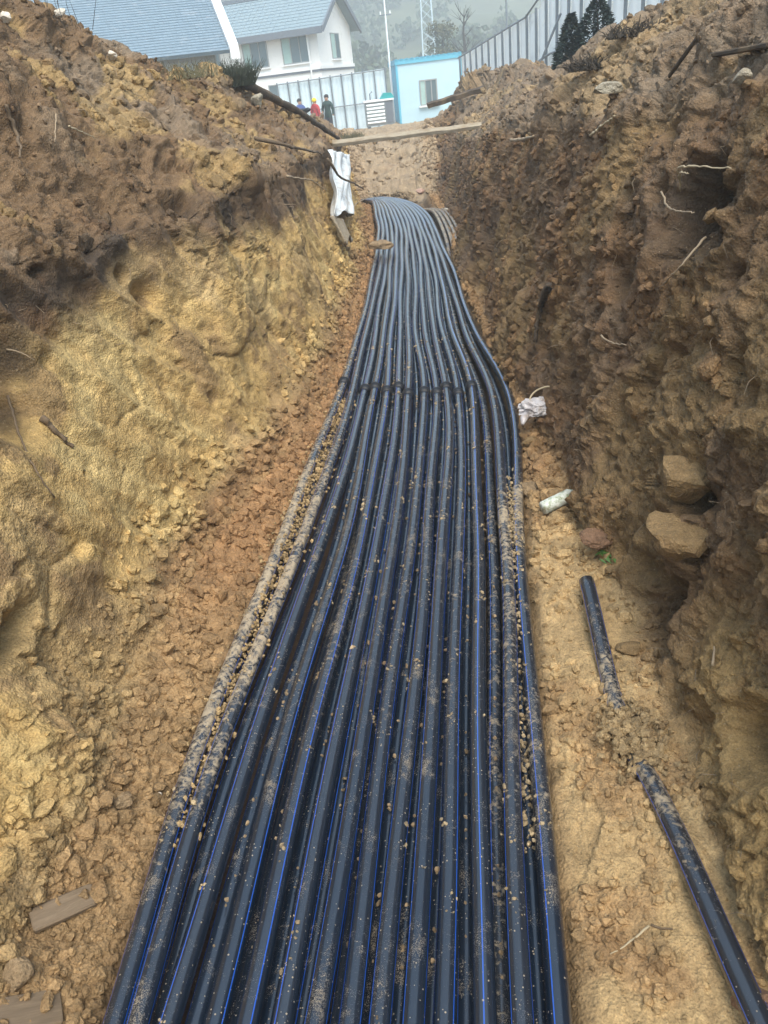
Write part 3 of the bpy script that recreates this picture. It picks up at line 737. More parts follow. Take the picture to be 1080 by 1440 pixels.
# soil heaped round the buried pipes, left edge and over the loose pipe
def heap_clods(n, fn, lo, hi, colr):
    p = np.array([fn() for _ in range(n)]); sz = rng.uniform(lo, hi, n)**1.0
    sets.append((p, sz, np.array(colr)*rng.uniform(.75, 1.25, (n, 1)), SH1))
def f_left():
    y = rng.uniform(1.9, 6.5); a = np.interp(y, PATHS[0][:, 1], PATHS[0][:, 0]); b = np.interp(y, PATHS[1][:, 1], PATHS[1][:, 0]); t = rng.normal(.35, .4)
    return (a+(b-a)*t, y, .13+rng.uniform(-.02, .05))
heap_clods(2600, f_left, .004, .017, (.36, .25, .125))
def f_right():
    y = rng.choice([rng.normal(4.15, .28), rng.uniform(1.8, 4.2)]); a = np.interp(y, PATHS[12][:, 1], PATHS[12][:, 0]); b = np.interp(y, PATHS[13][:, 1], PATHS[13][:, 0])
    return (a+(b-a)*rng.uniform(.15, 1.25), y, .12+rng.uniform(-.02, .055))
heap_clods(1300, f_right, .004, .015, (.35, .26, .15))
def f_gap():
    i = rng.integers(2, 12); y = rng.uniform(1.3, 9); a = np.interp(y, PATHS[i][:, 1], PATHS[i][:, 0]); b = np.interp(y, PATHS[i+1][:, 1], PATHS[i+1][:, 0])
    return (.5*(a+b), y, .115+rng.uniform(-.01, .02))
heap_clods(420, f_gap, .005, .014, (.27, .19, .11))
def f_deep():
    i = rng.choice([2, 3, 3, 3, 4, 11]); y = rng.uniform(1.1, 5.5); a = np.interp(y, PATHS[i][:, 1], PATHS[i][:, 0]); b = np.interp(y, PATHS[i+1][:, 1], PATHS[i+1][:, 0])
    return (a+(b-a)*rng.uniform(.25, .75), y, rng.uniform(.0, .075))
heap_clods(1100, f_deep, .006, .02, (.20, .135, .075))
def f_end():
    t = rng.random(); y = 18.7+.9*t+rng.normal(0, .12); return (.35-1.7*t+rng.normal(0, .12), y+.25, .24+rng.uniform(-.06, .07))
heap_clods(420, f_end, .015, .055, (.27, .20, .125))
def f_loose():
    y = rng.normal(2.28, .13); return (.775+rng.normal(0, .06), y, .15+.05*math.exp(-((y-2.28)/.15)**2)+rng.uniform(-.02, .015))
heap_clods(520, f_loose, .005, .028, (.34, .24, .125))
o = scatter('clay_crumbs', sets); tag(o, 'dried clay crumbs lying on and between the black pipes', 'soil', kind='stuff')

# ------------------------------------------------------------------ stones, boards, litter
def rock_mat(name, c): return soil_material(name, False, c)
RM = {'yellow': rock_mat('yellow_stone', (.245, .16, .075)), 'grey': rock_mat('grey_stone', (.33, .29, .22)), 'red': rock_mat('red_stone', (.19, .11, .065)),
      'pale': rock_mat('pale_stone', (.62, .55, .46)), 'brown': rock_mat('brown_stone', (.25, .175, .1)), 'pink': rock_mat('pink_stone', (.5, .33, .26))}
def rock(u, v, size, mat, label, scale=(1, 1, .7), seed=1, sink=.2, rz=0.0, z=None, group=None):
    c, nn, _ = surface_at(u, v)
    if z is not None: c[2] = z
    vtx, f = clod_shape(ICO3, seed, .10, 1.0, 13)
    P_ = vtx.copy(); vtx = vtx*(1+.10*fbm(P_*2.5+seed, 3, seed)[:, None])
    vtx = vtx*np.array(scale)*size
    cz, sz_ = math.cos(rz), math.sin(rz)
    vtx = vtx@np.array([[cz, sz_, 0], [-sz_, cz, 0], [0, 0, 1]])
    o = mesh_obj('rock', vtx, f, RM[mat], smooth=False, loc=c+nn*size*(.5-sink))
    tag(o, label, 'rock', group); return o
rock(540, 373, .20, 'brown', 'flat tan stone lying across the pipes on the left, beyond the couplings', (1.15, .8, .5), 3, 0, .1, z=.21)
rock(955, 685, .17, 'yellow', 'upper yellow rock jutting from the right bank', (.9, 1.05, .85), 5, .5)
rock(948, 756, .165, 'yellow', 'lower yellow rock jutting from the right bank under a similar one', (.9, 1.15, .8), 8, .5)
rock(882, 915, .06, 'yellow', 'angular yellow stone beside the cut pipe on the right', (1.2, 1, .75), 11, .1)
rock(845, 757, .09, 'red', 'reddish brown stone at the foot of the right bank', (1.1, .9, .7), 14, .2)
rock(752, 628, .075, 'yellow', 'yellowish stone just below the plastic bag', (1.2, .9, .7), 17, .1)
rock(745, 690, .07, 'brown', 'brown clod between the pipes and the white tube', (1.1, 1, .8), 18, .2)
rock(170, 1130, .05, 'brown', 'rounded clay lump on the left slope above the grey board', (1, 1, .8), 21, .1)
rock(1064, 1425, .07, 'red', 'reddish stone in the bottom right corner over the loose pipe', (1, 1, .9), 23, -.1)
rock(590, 276, .11, 'pink', 'pinkish white stone at the far end of the pipes', (1.2, .9, .7), 26, -.2, z=.26)
rock(623, 291, .06, 'pale', 'small whitish stone right of the far pipe end', (1, 1, .8), 29, -.2)
rock(155, 82, .055, 'pale', 'whitish stone on top of the left heap', (1.2, 1, .8), 31, -.1)
rock(86, 16, .05, 'pale', 'pale stone at the skyline of the left heap', (1.2, 1, .8), 33, -.1)
rock(4, 27, .05, 'pale', 'pale stone at the left edge of the picture on the heap', (1, 1, 1), 35, 0)
rock(338, 148, .11, 'brown', 'brown clod below the dark shrub on the left heap', (1, 1, .8), 37, 0)
rock(358, 140, .12, 'grey', 'greyish lump beside the long log on the left heap', (1.1, 1, .9), 39, 0)
rock(222, 1122, .018, 'pale', 'tiny white stone on the left loose soil', (1.2, 1, .8), 41, -.1)
rock(20, 1375, .06, 'brown', 'clay lump left of the bottom grey board', (1, 1, .9), 43, .1)
rock(1045, 105, .05, 'grey', 'greyish block on the right heap near the frame edge', (1, 1, .8), 45, 0)
rock(862, 128, .10, 'grey', 'flat pale lump on the right heap below its crest', (1.3, 1, .5), 47, 0)

def wood_mat(name, c, c2):
    m, n, l, p = new_mat(name)
    tc = n.new('ShaderNodeTexCoord').outputs['Object']; mp = n.new('ShaderNodeMapping'); mp.inputs['Scale'].default_value = (2, 22, 22); l.new(tc, mp.inputs[0])
    g = noise(n, l, 3, 6, .65, mp.outputs[0], .6); k = mixc(n, l, ramp(n, l, g, .3, .7), c, c2)
    d = ramp(n, l, noise(n, l, 4, 5, .6, tc, .3), .5, .66); k = mixc(n, l, math_(n, l, 'MULTIPLY', d, .6), k, (.2, .14, .08))
    l.new(k, p.inputs['Base Color']); p.inputs['Roughness'].default_value = .8; p.inputs['Specular IOR Level'].default_value = .2
    b = n.new('ShaderNodeBump'); b.inputs['Strength'].default_value = .6; b.inputs['Distance'].default_value = .006; l.new(g, b.inputs['Height']); l.new(b.outputs[0], p.inputs['Normal'])
    return m
MAT['wood'] = wood_mat('weathered_wood', (.20, .155, .105), (.42, .36, .27)); MAT['dark_wood'] = wood_mat('dark_wood', (.035, .026, .02), (.11, .08, .055))
MAT['grey_wood'] = wood_mat('grey_wood', (.13, .095, .062), (.225, .165, .11))
MAT['straw'] = plain('straw', (.42, .34, .22), .8, .2, 30); MAT['root'] = plain('root', (.13, .09, .055), .85, .3, 30); MAT['pale_root'] = plain('pale_root', (.33, .25, .165), .85, .25, 30)
def board(a, b, w, t, mat, label, name='plank', cat='plank', twist=0.0):
    """a rough sawn board from a to b, local x along its length"""
    a, b = Vector(a), Vector(b); L = (b-a).length; n = 14; v, f = [], []
    for i in range(n+1):
        x = L*i/n; k = (.012*math.sin(i*1.7)+.008*math.sin(i*3.1))*(1 if L > .9 else .0)*.6; e = 1-(.06 if i in (0, n) else 0)
        jag = (.02*math.sin(i*9.1) if 0 < i < n else 0)*(1 if L > .9 else .0)*.6
        for (sy, szz) in ((-1, -1), (1, -1), (1, 1), (-1, 1)):
            v.append((x+(random.uniform(-.02, .02) if i in (0, n) else 0), sy*w/2*e+jag*.2, szz*t/2*e+k))
    for i in range(n):
        for k in range(4): f.append((i*4+k, i*4+(k+1) % 4, (i+1)*4+(k+1) % 4, (i+1)*4+k))
    f.append((3, 2, 1, 0)); f.append(tuple(n*4+k for k in range(4)))
    o = mesh_obj(name, v, f, MAT[mat])
    bm = bmesh.new(); bm.from_mesh(o.data); bmesh.ops.recalc_face_normals(bm, faces=bm.faces); bmesh.ops.bevel(bm, geom=[e for e in bm.edges if e.calc_face_angle(0) > 1], offset=.006, segments=1, affect='EDGES'); bm.to_mesh(o.data); bm.free()
    xax = (b-a).normalized(); yax = Vector((0, 0, 1)).cross(xax).normalized(); zax = xax.cross(yax)
    o.matrix_world = Matrix.Translation(a) @ Matrix((xax, yax, zax)).transposed().to_4x4() @ Matrix.Rotation(twist, 4, 'X')
    return tag(o, label, cat)
board((-1.45, 15.5, 1.70), (2.1, 15.55, 1.71), .15, .065, 'wood', 'long weathered plank laid across the far end of the trench', twist=.35)
board((.95, 20.0, 1.98), (2.6, 20.3, 2.24), .14, .10, 'dark_wood', 'short dark board on the mound below the blue cabin', twist=.2)
def lying_board(u0, v0, u1, v1, w, t, mat, label, lift=.02, **k):
    a, na, _ = surface_at(u0, v0); b, nb, _ = surface_at(u1, v1)
    return board(a+na*lift, b+nb*lift, w, t, mat, label, **k)
lying_board(40, 1300, 128, 1262, .085, .03, 'grey_wood', 'grey-brown broken board on the loose soil at the lower left', .012, twist=.35)
lying_board(-20, 1440, 85, 1418, .12, .03, 'grey_wood', 'broken board end in the bottom left corner', .012, twist=.2)
lying_board(1015, 84, 1090, 66, .06, .025, 'dark_wood', 'dark board half sunk in the right heap near the frame edge', .03)
lying_board(945, 112, 990, 55, .022, .022, 'dark_wood', 'dark stake lying up the slope of the right heap', .03)

def stick(uvs, rad, mat, label, name='twig', cat='twig', lift=.03, sag=0.0, pts=None):
    if pts is None:
        pts = []
        for k, (u, v) in enumerate(uvs):
            c, nn, _ = surface_at(u, v); pts.append(c+nn*(lift if not hasattr(lift, '__len__') else lift[k]))
    pts = np.array(pts)
    if len(pts) == 2: pts = np.array([pts[0], .5*(pts[0]+pts[1])+np.array([0, 0, -sag]), pts[1]])
    path = catmull(pts, max(.02, np.linalg.norm(pts[-1]-pts[0])/24))
    path += rng.normal(0, min(rad*.35, .005), path.shape)
    m = len(path); rr = [rad*(1-.55*i/m)*random.uniform(.85, 1.15) for i in range(m)]
    mb = MB().tube(path, rr, 8)
    o = mb.build(name, MAT[mat], None, True); return tag(o, label, cat)
stick([(336, 106), (474, 194)], .075, 'dark_wood', 'long dark log lying down the far end of the left heap', 'log', 'log', .09, -.05)
stick([(362, 200), (405, 208), (450, 216)], .022, 'root', 'brown branch poking out below the dark log', 'branch', 'branch', .06)
stick([(400, 248), (440, 262), (458, 270)], .012, 'pale_root', 'thin pale twig left of the hanging white sheet', lift=.08)
stick([(440, 228), (458, 250), (478, 262), (500, 271)], .02, 'root', 'dark root crossing in front of the white sheet', 'root', 'root', .26)
stick([(482, 301), (502, 285), (522, 277)], .014, 'pale_root', 'pale bent twig below the white sheet beside the pipe ends', lift=.12)
stick([(95, 180), (128, 202)], .006, 'straw', 'pale straw on the upper left heap', lift=.03)
stick([(5, 150), (20, 190), (27, 222)], .013, 'root', 'brown root hanging on the left heap at the frame edge', 'root', 'root', .02)
stick([(76, 166), (74, 205)], .005, 'pale_root', 'thin upright rootlet on the upper left bank', 'root', 'root')
stick([(4, 560), (30, 625), (48, 668), (72, 702)], .007, 'root', 'long thin dark root trailing down the left clay wall', 'root', 'root', .015)
stick([(56, 590), (80, 612), (102, 632)], .02, 'root', 'thick brown root stub in the left clay wall', 'root', 'root', .01)
stick([(0, 494), (25, 498), (42, 508)], .004, 'pale_root', 'pale rootlet at the left frame edge over the dark hollow', 'root', 'root', .03)
stick([(835, 193), (876, 167)], .010, 'straw', 'pale stalk on the brow of the right bank', lift=.05)
stick([(724, 200), (750, 191)], .02, 'pale_root', 'short pale stick below the right end of the plank', lift=.04)
stick([(968, 258), (1005, 251), (1042, 243)], .006, 'straw', 'upper of two pale straws over the dark hole in the right bank', lift=[.05, .2, .05])
stick([(970, 271), (1000, 264), (1018, 259)], .005, 'straw', 'lower of two pale straws over the dark hole in the right bank', lift=[.05, .18, .18])
stick([(938, 272), (975, 298), (1004, 309)], .006, 'pale_root', 'thin root hanging across the dark hole in the right bank', 'root', 'root', [.03, .14, .1])
stick([(1000, 335), (965, 375), (935, 406)], .006, 'pale_root', 'long pale root below the dark hole in the right bank', 'root', 'root', .03)
stick([(776, 403), (768, 440), (760, 482)], .032, 'dark_wood', 'dark upright root on the lower right bank above the bag', 'root', 'root', .05)
stick([(852, 473), (868, 482), (888, 487)], .006, 'pale_root', 'pale curved rootlet in the middle of the right bank', 'root', 'root', .03)
stick([(914, 1302), (888, 1324), (860, 1342)], .004, 'straw', 'yellow straw on the mud between bundle and loose pipe', lift=.006)
stick([(918, 1305), (948, 1308)], .005, 'root', 'short dark twig on the mud beside the loose pipe', lift=.006)
stick([(1012, 940), (1014, 912)], .006, 'pale_root', 'short upright rootlet on the right bank by the yellow cut', 'root', 'root', .03)

# fine rootlets, uncountable
V, F = [], []; mb = MB()
wts = (W['wallL']*sstep(-.7, -.1, hL)*.8+W['wallR']*1.0+W['heapL']*.35+W['heapR']*.35)*deep
for j in pick(wts, 560):
    p = P[j].astype(float); nn = Nf[j].astype(float); L = rng.uniform(.04, .16)*min(1.6, .4+dist[j]*.13); tv = np.array([rng.normal(0, .2), rng.normal(0, .7), -rng.uniform(.0, 1)]); tv /= np.linalg.norm(tv)
    a = p-nn*.01; b = p+nn*rng.uniform(.01, .05)+tv*L*.5; c = p+nn*rng.uniform(.0, .04)+tv*L+np.array([0, rng.normal(0, .02), -.01])
    r = rng.uniform(.0008, .0018)*(.6+.16*dist[j]); mb.tube([a, b, c], [r, r, r*.5], 4, False)
o = mb.build('rootlets', plain('rootlet', (.22, .165, .11), .9, .4, 3)); tag(o, 'fine roots and straw hanging out of both earth banks', 'roots', kind='stuff')

# white sheet hanging at the trench end
def cloth(name, O, U_, V_, nu, nv, fn, mat, thick=.004):
    v, f = [], []
    for j in range(nv+1):
        for i in range(nu+1):
            a, b = i/nu, j/nv; dx, dy, dz = fn(a, b)
            v.append(tuple(np.array(O)+np.array(U_)*(a+dx)+np.array(V_)*b+np.array([0, dy, dz])))
    for j in range(nv):
        for i in range(nu):
            k = j*(nu+1)+i; f.append((k, k+1, k+nu+2, k+nu+1))
    o = mesh_obj(name, v, f, mat, smooth=True); s_ = o.modifiers.new('solid', 'SOLIDIFY'); s_.thickness = thick
    return o
m, n, l, p = new_mat('white_sheet')
p.inputs['Roughness'].default_value = .5; tc = n.new('ShaderNodeTexCoord').outputs['Object']
l.new(mixc(n, l, ramp(n, l, noise(n, l, 6, 6, .6, tc, .6), .52, .75), (.62, .65, .66), (.36, .30, .23)), p.inputs['Base Color']); MAT['sheet'] = m
def hang(name, uv4, amp, mat, nu, nv, thick, off, fold):
    cs_ = []
    for (u, v) in uv4:
        c, nn, _ = surface_at(u, v); cs_.append(c)
    tl, tr_, bl_, br = cs_; nrm = np.cross(tr_-tl, bl_-tl); nrm /= np.linalg.norm(nrm)
    if nrm@(CAM-tl) < 0: nrm = -nrm
    up_off = off
    v, f = [], []
    for j in range(nv+1):
        for i in range(nu+1):
            a, b = i/nu, j/nv
            q = (tl*(1-a)+tr_*a)*(1-b)+(bl_*(1-a)+br*a)*b
            v.append(q+nrm*(up_off+amp*fold(a, b))+np.array([0, 0, -.05*math.sin(a*9)*b]))
    for j in range(nv):
        for i in range(nu): k = j*(nu+1)+i; f.append((k, k+1, k+nu+2, k+nu+1))
    o = mesh_obj(name, v, f, mat, smooth=True); o.modifiers.new('solid', 'SOLIDIFY').thickness = thick
    return o
fold1 = lambda a, b: math.sin(a*17+b*1.5+.8*math.sin(b*4))*(.5+.5*b)+.5*math.sin(a*37+3*b)+.4*math.sin(b*11+a*5)
o = hang('hanging_sheet', ((449, 213), (487, 219), (457, 302), (484, 300)), .055, MAT['sheet'], 40, 40, .006, .16, fold1)
tag(o, 'crumpled white plastic sheet hanging from the left end of the plank', 'plastic sheet')
o = hang('torn_board', ((458, 306), (474, 312), (478, 345), (489, 338)), .012, MAT['wood'], 10, 20, .03, .10, lambda a, b: math.sin(a*9+b*3))
tag(o, 'pale splintered piece of board below the hanging white sheet', 'board')
# dark cloth bag on the far left heap
c0, nn, _ = surface_at(428, 160)
vtx, f = clod_shape(ICO3, 77, .2, .7); vtx = vtx*(1+.25*fbm(vtx*2, 3, 5)[:, None])*np.array([.24, .2, .15])
o = mesh_obj('dark_bag', vtx, f, plain('black_cloth', (.02, .021, .024), .8, .3, 12, .4), smooth=True, loc=c0+nn*.05); tag(o, 'dark crumpled bag beside the log on the left heap', 'bag')

# plastic bag, tube, leaves
m, n, l, p = new_mat('thin_plastic'); p.inputs['Roughness'].default_value = .3
tc = n.new('ShaderNodeTexCoord').outputs['Object']
l.new(mixc(n, l, ramp(n, l, noise(n, l, 9, 5, .6, tc, .4), .45, .7), (.62, .58, .58), (.33, .26, .21)), p.inputs['Base Color']); p.inputs['Transmission Weight'].default_value = .2
c0, nn, _ = surface_at(752, 585)
vtx, f = ico(5)
q_ = vtx*1.0; rg_ = 1-np.abs(fbm(q_*1.6+3, 3, 91))*1.6; vtx = vtx*(.72+.30*rg_+.10*fbm(q_*4, 3, 92))[:, None]*np.array([.15, .11, .075]); vtx[:, 2] = np.maximum(vtx[:, 2], -.04)+.05
bag = empty('plastic_bag', c0); tag(bag, 'crumpled clear plastic bag at the right edge of the pipes', 'plastic bag')
mesh_obj('bag_film', vtx, f, m, bag, False)
mb = MB(); mb.tube([(.05+.10*math.cos(t), .03+.06*math.sin(t), .13+.05*math.sin(t+.6)) for t in np.linspace(-.6, 3.4, 22)], .007, 6, False); mb.build('bag_rim', MAT['straw'], bag, True)
mb = MB(); mb.tube([(-.08, -.06, .03), (-.12, -.12, .03), (-.14, -.18, .01)], [.02, .03, .012], 8); mb.build('bag_flap', m, bag, True)

a, na, _ = surface_at(764, 728); b, nb, _ = surface_at(808, 706)
a = a+na*.05; t = np.array([.9, .30, .22]); t /= np.linalg.norm(t); a = a+np.array([0, 0, .02])
m, n, l, p = new_mat('mouldy_white'); p.inputs['Roughness'].default_value = .55; tc = n.new('ShaderNodeTexCoord').outputs['Object']
k = mixc(n, l, ramp(n, l, noise(n, l, 40, 6, .7, tc), .45, .62), (.62, .64, .58), (.26, .3, .17)); k = mixc(n, l, ramp(n, l, noise(n, l, 9, 4, .6, tc), .55, .7), k, (.2, .16, .1)); l.new(k, p.inputs['Base Color'])
tube = empty('litter_tube', a); tag(tube, 'white and green speckled tube lying by the foot of the right bank', 'tube')
mb = MB(); mb.tube([t*0, t*.01, t*.06, t*.2], [.038, .045, .045, .043], 16); mb.build('tube_body', m, tube, True)
mb = MB(); mb.tube([t*.2, t*.235, t*.245, t*.29], [.043, .022, .02, .018], 14); mb.build('tube_neck', m, tube, True)
MAT['leaf'] = plain('green_leaf', (.07, .16, .035), .5, .3, 30)
def leaves(u, v, n, size, label):
    c, nn, _ = surface_at(u, v); mb = MB()
    for _ in range(n):
        q = Vector(c+nn*.01)+Vector((random.uniform(-1, 1), random.uniform(-1, 1), 0))*size*2; d_ = Vector((random.uniform(-1, 1), random.uniform(-1, 1), .25)).normalized()*size; w_ = d_.cross(Vector((0, 0, 1)))*.35
        mb.poly([q-d_, q+w_+Vector((0, 0, .004)), q+d_, q-w_+Vector((0, 0, .004))])
    o = mb.build('green_sprig', MAT['leaf']); o.modifiers.new('s', 'SOLIDIFY').thickness = .001; tag(o, label, 'plant')
leaves(862, 782, 16, .028, 'tiny green sprig under the reddish stone on the right'); leaves(884, 1112, 1, .016, 'single green leaf on the mud by the loose pipe')

# ------------------------------------------------------------------ plants on the banks
def tuft(name, c, h, r, n, mat, label, cat, lean=.5, width=.006):
    mb = MB()
    for _ in range(n):
        a = random.uniform(0, 6.28); rr = r*random.random()**.5; b = Vector(c)+Vector((math.cos(a)*rr, math.sin(a)*rr, -.03))
        k = random.uniform(.5, 1)*h; d1 = Vector((random.gauss(0, lean), random.gauss(0, lean), 1)).normalized()
        d2 = (d1+Vector((random.gauss(0, lean), random.gauss(0, lean), -.2))).normalized()
        mb.tube([b, b+d1*k*.6, b+d1*k*.6+d2*k*.4], [width, width*.7, width*.2], 4, False)
    o = mb.build(name, MAT[mat]); return tag(o, label, cat)
MAT['dry_grass'] = plain('dry_grass', (.13, .115, .06), .9, .35, 6); MAT['dark_leaf'] = plain('dark_leaf', (.035, .042, .024), .8, .4, 8); MAT['net'] = plain('dark_conifer', (.018, .034, .028), .8, .35, 9)
MAT['dark_twig'] = plain('dark_twig', (.05, .04, .03), .9, .3, 12)
c, nn, _ = surface_at(492, 190); tuft('dry_weeds', c, .30, .42, 420, 'dry_grass', 'mossy clump of dry weeds at the far trench end behind the plank', 'weeds', .7)
c, nn, _ = surface_at(345, 112); tuft('dark_shrub', c, .42, .26, 420, 'dark_leaf', 'small dark bare shrub on the crest of the left heap', 'shrub', .45, .007)
c, nn, _ = surface_at(270, 96); tuft('dry_weeds', c, .26, .4, 160, 'dry_grass', 'sparse dry weeds on the left crest below the tiled roof', 'weeds', .6, .005)
c, nn, _ = surface_at(890, 44); tuft('dry_brush', c, .16, .22, 140, 'dark_twig', 'dark brushwood on the right skyline beside the white fence', 'brush', .8, .006)
c, nn, _ = surface_at(832, 92); tuft('dry_brush', c, .18, .2, 200, 'dark_twig', 'tangle of dry roots on the crest below the dark conifers', 'brush', .9, .006)
c, nn, _ = surface_at(100, 36); tuft('dry_weeds', c, .45, .2, 12, 'dark_twig', 'few thin dry stalks on the left skyline', 'weeds', .25, .003)

def conifer(x, y, z, h, r, label):
    root = empty('small_conifer', (x, y, z)); tag(root, label, 'conifer', 'dark small conifers by the white fence')
    MB().tube([(0, 0, -.3), (0.02, 0, h*.5), (-.02, 0, h*1.02)], [.03, .02, .006], 6).build('trunk', MAT['dark_twig'], root)
    mb = MB(); R_ = random.Random(int(x*100))
    for _ in range(2600):
        t = R_.random()**1.35; rad = r*(1-t)**.8*(.35+.65*R_.random()**.5)+.015; a = R_.uniform(0, 6.28)
        q = Vector((rad*math.cos(a), rad*math.sin(a), t*h)); d_ = Vector((math.cos(a), math.sin(a), R_.uniform(-.5, .7))).normalized()*R_.uniform(.05, .10)*(1-.3*t)
        w_ = d_.cross(Vector((R_.uniform(-1, 1), R_.uniform(-1, 1), 1))).normalized()*.022
        mb.poly([q-d_*.3, q+w_, q+d_, q-w_])
    mb.build('crown', MAT['net'], root)
conifer(3.36, 14.0, 2.42, .98, .52, 'larger dark pointed conifer in front of the white fence')
conifer(2.98, 14.1, 2.40, .80, .30, 'smaller narrow dark conifer left of the larger one')

# ------------------------------------------------------------------ buildings and fences beyond the trench
MAT['white_wall'] = plain('white_render', (.80, .80, .78), .8, .03, 3, .05, dirt=(.6, .6, .56), dirt_amt=.1)
MAT['roof_tile'] = plain('blue_grey_tile', (.165, .225, .275), .55, .14, 5, .1, dirt=(.26, .30, .34), dirt_amt=.2)
MAT['roof_grey'] = plain('grey_roof_tile', (.21, .275, .31), .55, .12, 5, .1)
MAT['fascia'] = plain('grey_fascia', (.14, .16, .19), .6, .1, 6); MAT['white_trim'] = plain('white_trim', (.82, .83, .83), .6, .03, 6)
MAT['glass'] = plain('window_glass', (.10, .15, .17), .12, .15, 1.5, spec=.7); MAT['curtain'] = plain('pale_curtain', (.35, .5, .47), .8, .1, 5)
MAT['frame'] = plain('grey_frame', (.30, .31, .31), .5, .05, 5)
MAT['hoarding'] = plain('pale_blue_steel', (.62, .74, .80), .45, .05, 3, 0, dirt=(.45, .52, .54), dirt_amt=.15); MAT['hoarding_white'] = plain('white_steel', (.88, .93, .94), .45, .04, 3, 0, dirt=(.55, .6, .62), dirt_amt=.1)
MAT['post'] = plain('grey_steel_post', (.20, .23, .26), .5, .12, 6, metal=.3); MAT['cabin_blue'] = plain('cabin_blue', (.12, .44, .60), .5, .06, 4); MAT['cabin_white'] = plain('cabin_wall', (.47, .65, .74), .5, .04, 3)
MAT['metal_grey'] = plain('machine_grey', (.26, .29, .31), .45, .15, 7, metal=.4); MAT['teal'] = plain('teal_plastic', (.02, .33, .34), .4, .1, 5); MAT['concrete'] = plain('weathered_concrete', (.42, .44, .44), .85, .12, 6, .2)

def window(root, x0, x1, z0, z1, y, n_mull, curtain=False):
    """window on the local wall plane y (facing -y)"""
    fr = MB(); t = .06
    fr.box(x0, x1, y-.05, y+.01, z0, z0+t).box(x0, x1, y-.05, y+.01, z1-t, z1).box(x0, x0+t, y-.048, y+.01, z0+t, z1-t).box(x1-t, x1, y-.048, y+.01, z0+t, z1-t)
    for k in range(1, n_mull+1):
        xm = x0+(x1-x0)*k/(n_mull+1); fr.box(xm-.025, xm+.025, y-.045, y+.01, z0+t, z1-t)
    f = fr.build('window', MAT['frame'], root)
    edges = [x0+t]+[x0+(x1-x0)*k/(n_mull+1) for k in range(1, n_mull+1)]+[x1-t]
    for k in range(n_mull+1):
        a_ = edges[k]+(.025 if k else 0); b_ = edges[k+1]-(.025 if k < n_mull else 0)
        MB().box(a_, b_, y-.02, y-.008, z0+t, z1-t).build('pane', MAT['curtain'] if (curtain and k == 0) else MAT['glass'], f)
    MB().box(x0-.08, x1+.08, y-.14, y+.005, z0-.07, z0-.002).build('sill', MAT['white_trim'], f)

def tile_roof(name, root, e0, e1, r0, r1, mat, courses, over=.0, thick=.09):
    """a pitch from eave e0-e1 up to ridge r0-r1, in stepped courses; every course is a child"""
    e0, e1, r0, r1 = map(Vector, (e0, e1, r0, r1)); nrm = (e1-e0).cross(r0-e0).normalized()
    if nrm.z < 0: nrm = -nrm
    base = MB(); base.prism([e0, e1, r1, r0], -nrm*thick); o = base.build(name, mat, root)
    for k in range(courses):
        a, b = k/courses, (k+1.0)/courses; pts = []
        lo0, lo1 = e0.lerp(r0, a), e1.lerp(r1, a); hi0, hi1 = e0.lerp(r0, b), e1.lerp(r1, b)
        mb = MB(); nseg = 40; th = .03 if courses < 20 else .022
        for s_ in range(nseg):
            t0, t1 = s_/nseg, (s_+.93)/nseg
            q = [lo0.lerp(lo1, t0)+nrm*th, lo0.lerp(lo1, t1)+nrm*th, hi0.lerp(hi1, t1)+nrm*.006, hi0.lerp(hi1, t0)+nrm*.006]
            mb.prism(q, -nrm*.02)
        mb.build('tile_course', mat, o)
    return o

# white two-storey house: local frame, corner at the origin, long front along -x, gable end along +y
HX = np.array([-3.0, 54.0]); HYAW = math.radians(-16)
house = empty('white_house', (-3.75, 53.0, .9), HYAW); tag(house, 'white two-storey house with blue-grey roof and a gable end', 'house')
E_, Rg, Ln, Wd = 4.95, 6.75, 13.0, 6.4         # eave, ridge heights above base, length, depth
wl_ = MB(); wl_.box(-Ln, 0, 0, Wd, -1.2, E_); wl_.prism([(0, 0, E_), (0, Wd, E_), (0, Wd/2, Rg)], (-.25, 0, 0)); wl_.build('wall', MAT['white_wall'], house)
bd = MB(); bd.box(-Ln-.05, .06, -.09, -.003, 2.62, 2.80); bd.box(.003, .09, -.09, Wd, 2.62, 2.80); bd.build('band', MAT['white_trim'], house)
bd = MB(); bd.box(-Ln-.05, .05, -.06, -.004, 2.50, 2.615); bd.box(.004, .06, -.06, Wd, 2.50, 2.615); bd.build('shadow_band', MAT['fascia'], house)
ov = .55
fr_roof = tile_roof('roof', house, (-Ln-ov, -ov, E_-.25), (ov, -ov, E_-.25), (-Ln-ov, Wd/2, Rg+.1), (ov, Wd/2, Rg+.1), MAT['roof_grey'], 12)
tile_roof('roof', house, (-Ln-ov, Wd+ov, E_-.25), (ov, Wd+ov, E_-.25), (-Ln-ov, Wd/2, Rg+.1), (ov, Wd/2, Rg+.1), MAT['roof_grey'], 6)
MB().box(-Ln-ov, ov, -ov-.14, -ov-.004, E_-.55, E_-.20).build('fascia', MAT['fascia'], house)
for s_ in (0, 1):
    y0, y1 = (-ov, Wd/2) if s_ == 0 else (Wd+ov, Wd/2)
    MB().prism([(ov+.004, y0, E_-.5), (ov+.004, y1, Rg-.18), (ov+.004, y1, Rg+.14), (ov+.004, y0, E_-.18)], (.1, 0, 0)).build('verge', MAT['fascia'], house)
MB().box(-Ln-ov, ov, Wd/2-.16, Wd/2+.16, Rg+.06, Rg+.26).build('ridge_tiles', MAT['fascia'], house)
for (x0, x1) in ((-2.35, -.62), (-4.95, -3.3), (-8.2, -6.5)):
    window(house, x0, x1, 3.05, 4.45, 0, 2, True)
ge = empty('gable_window', (0, 0, 0), math.pi/2, house)
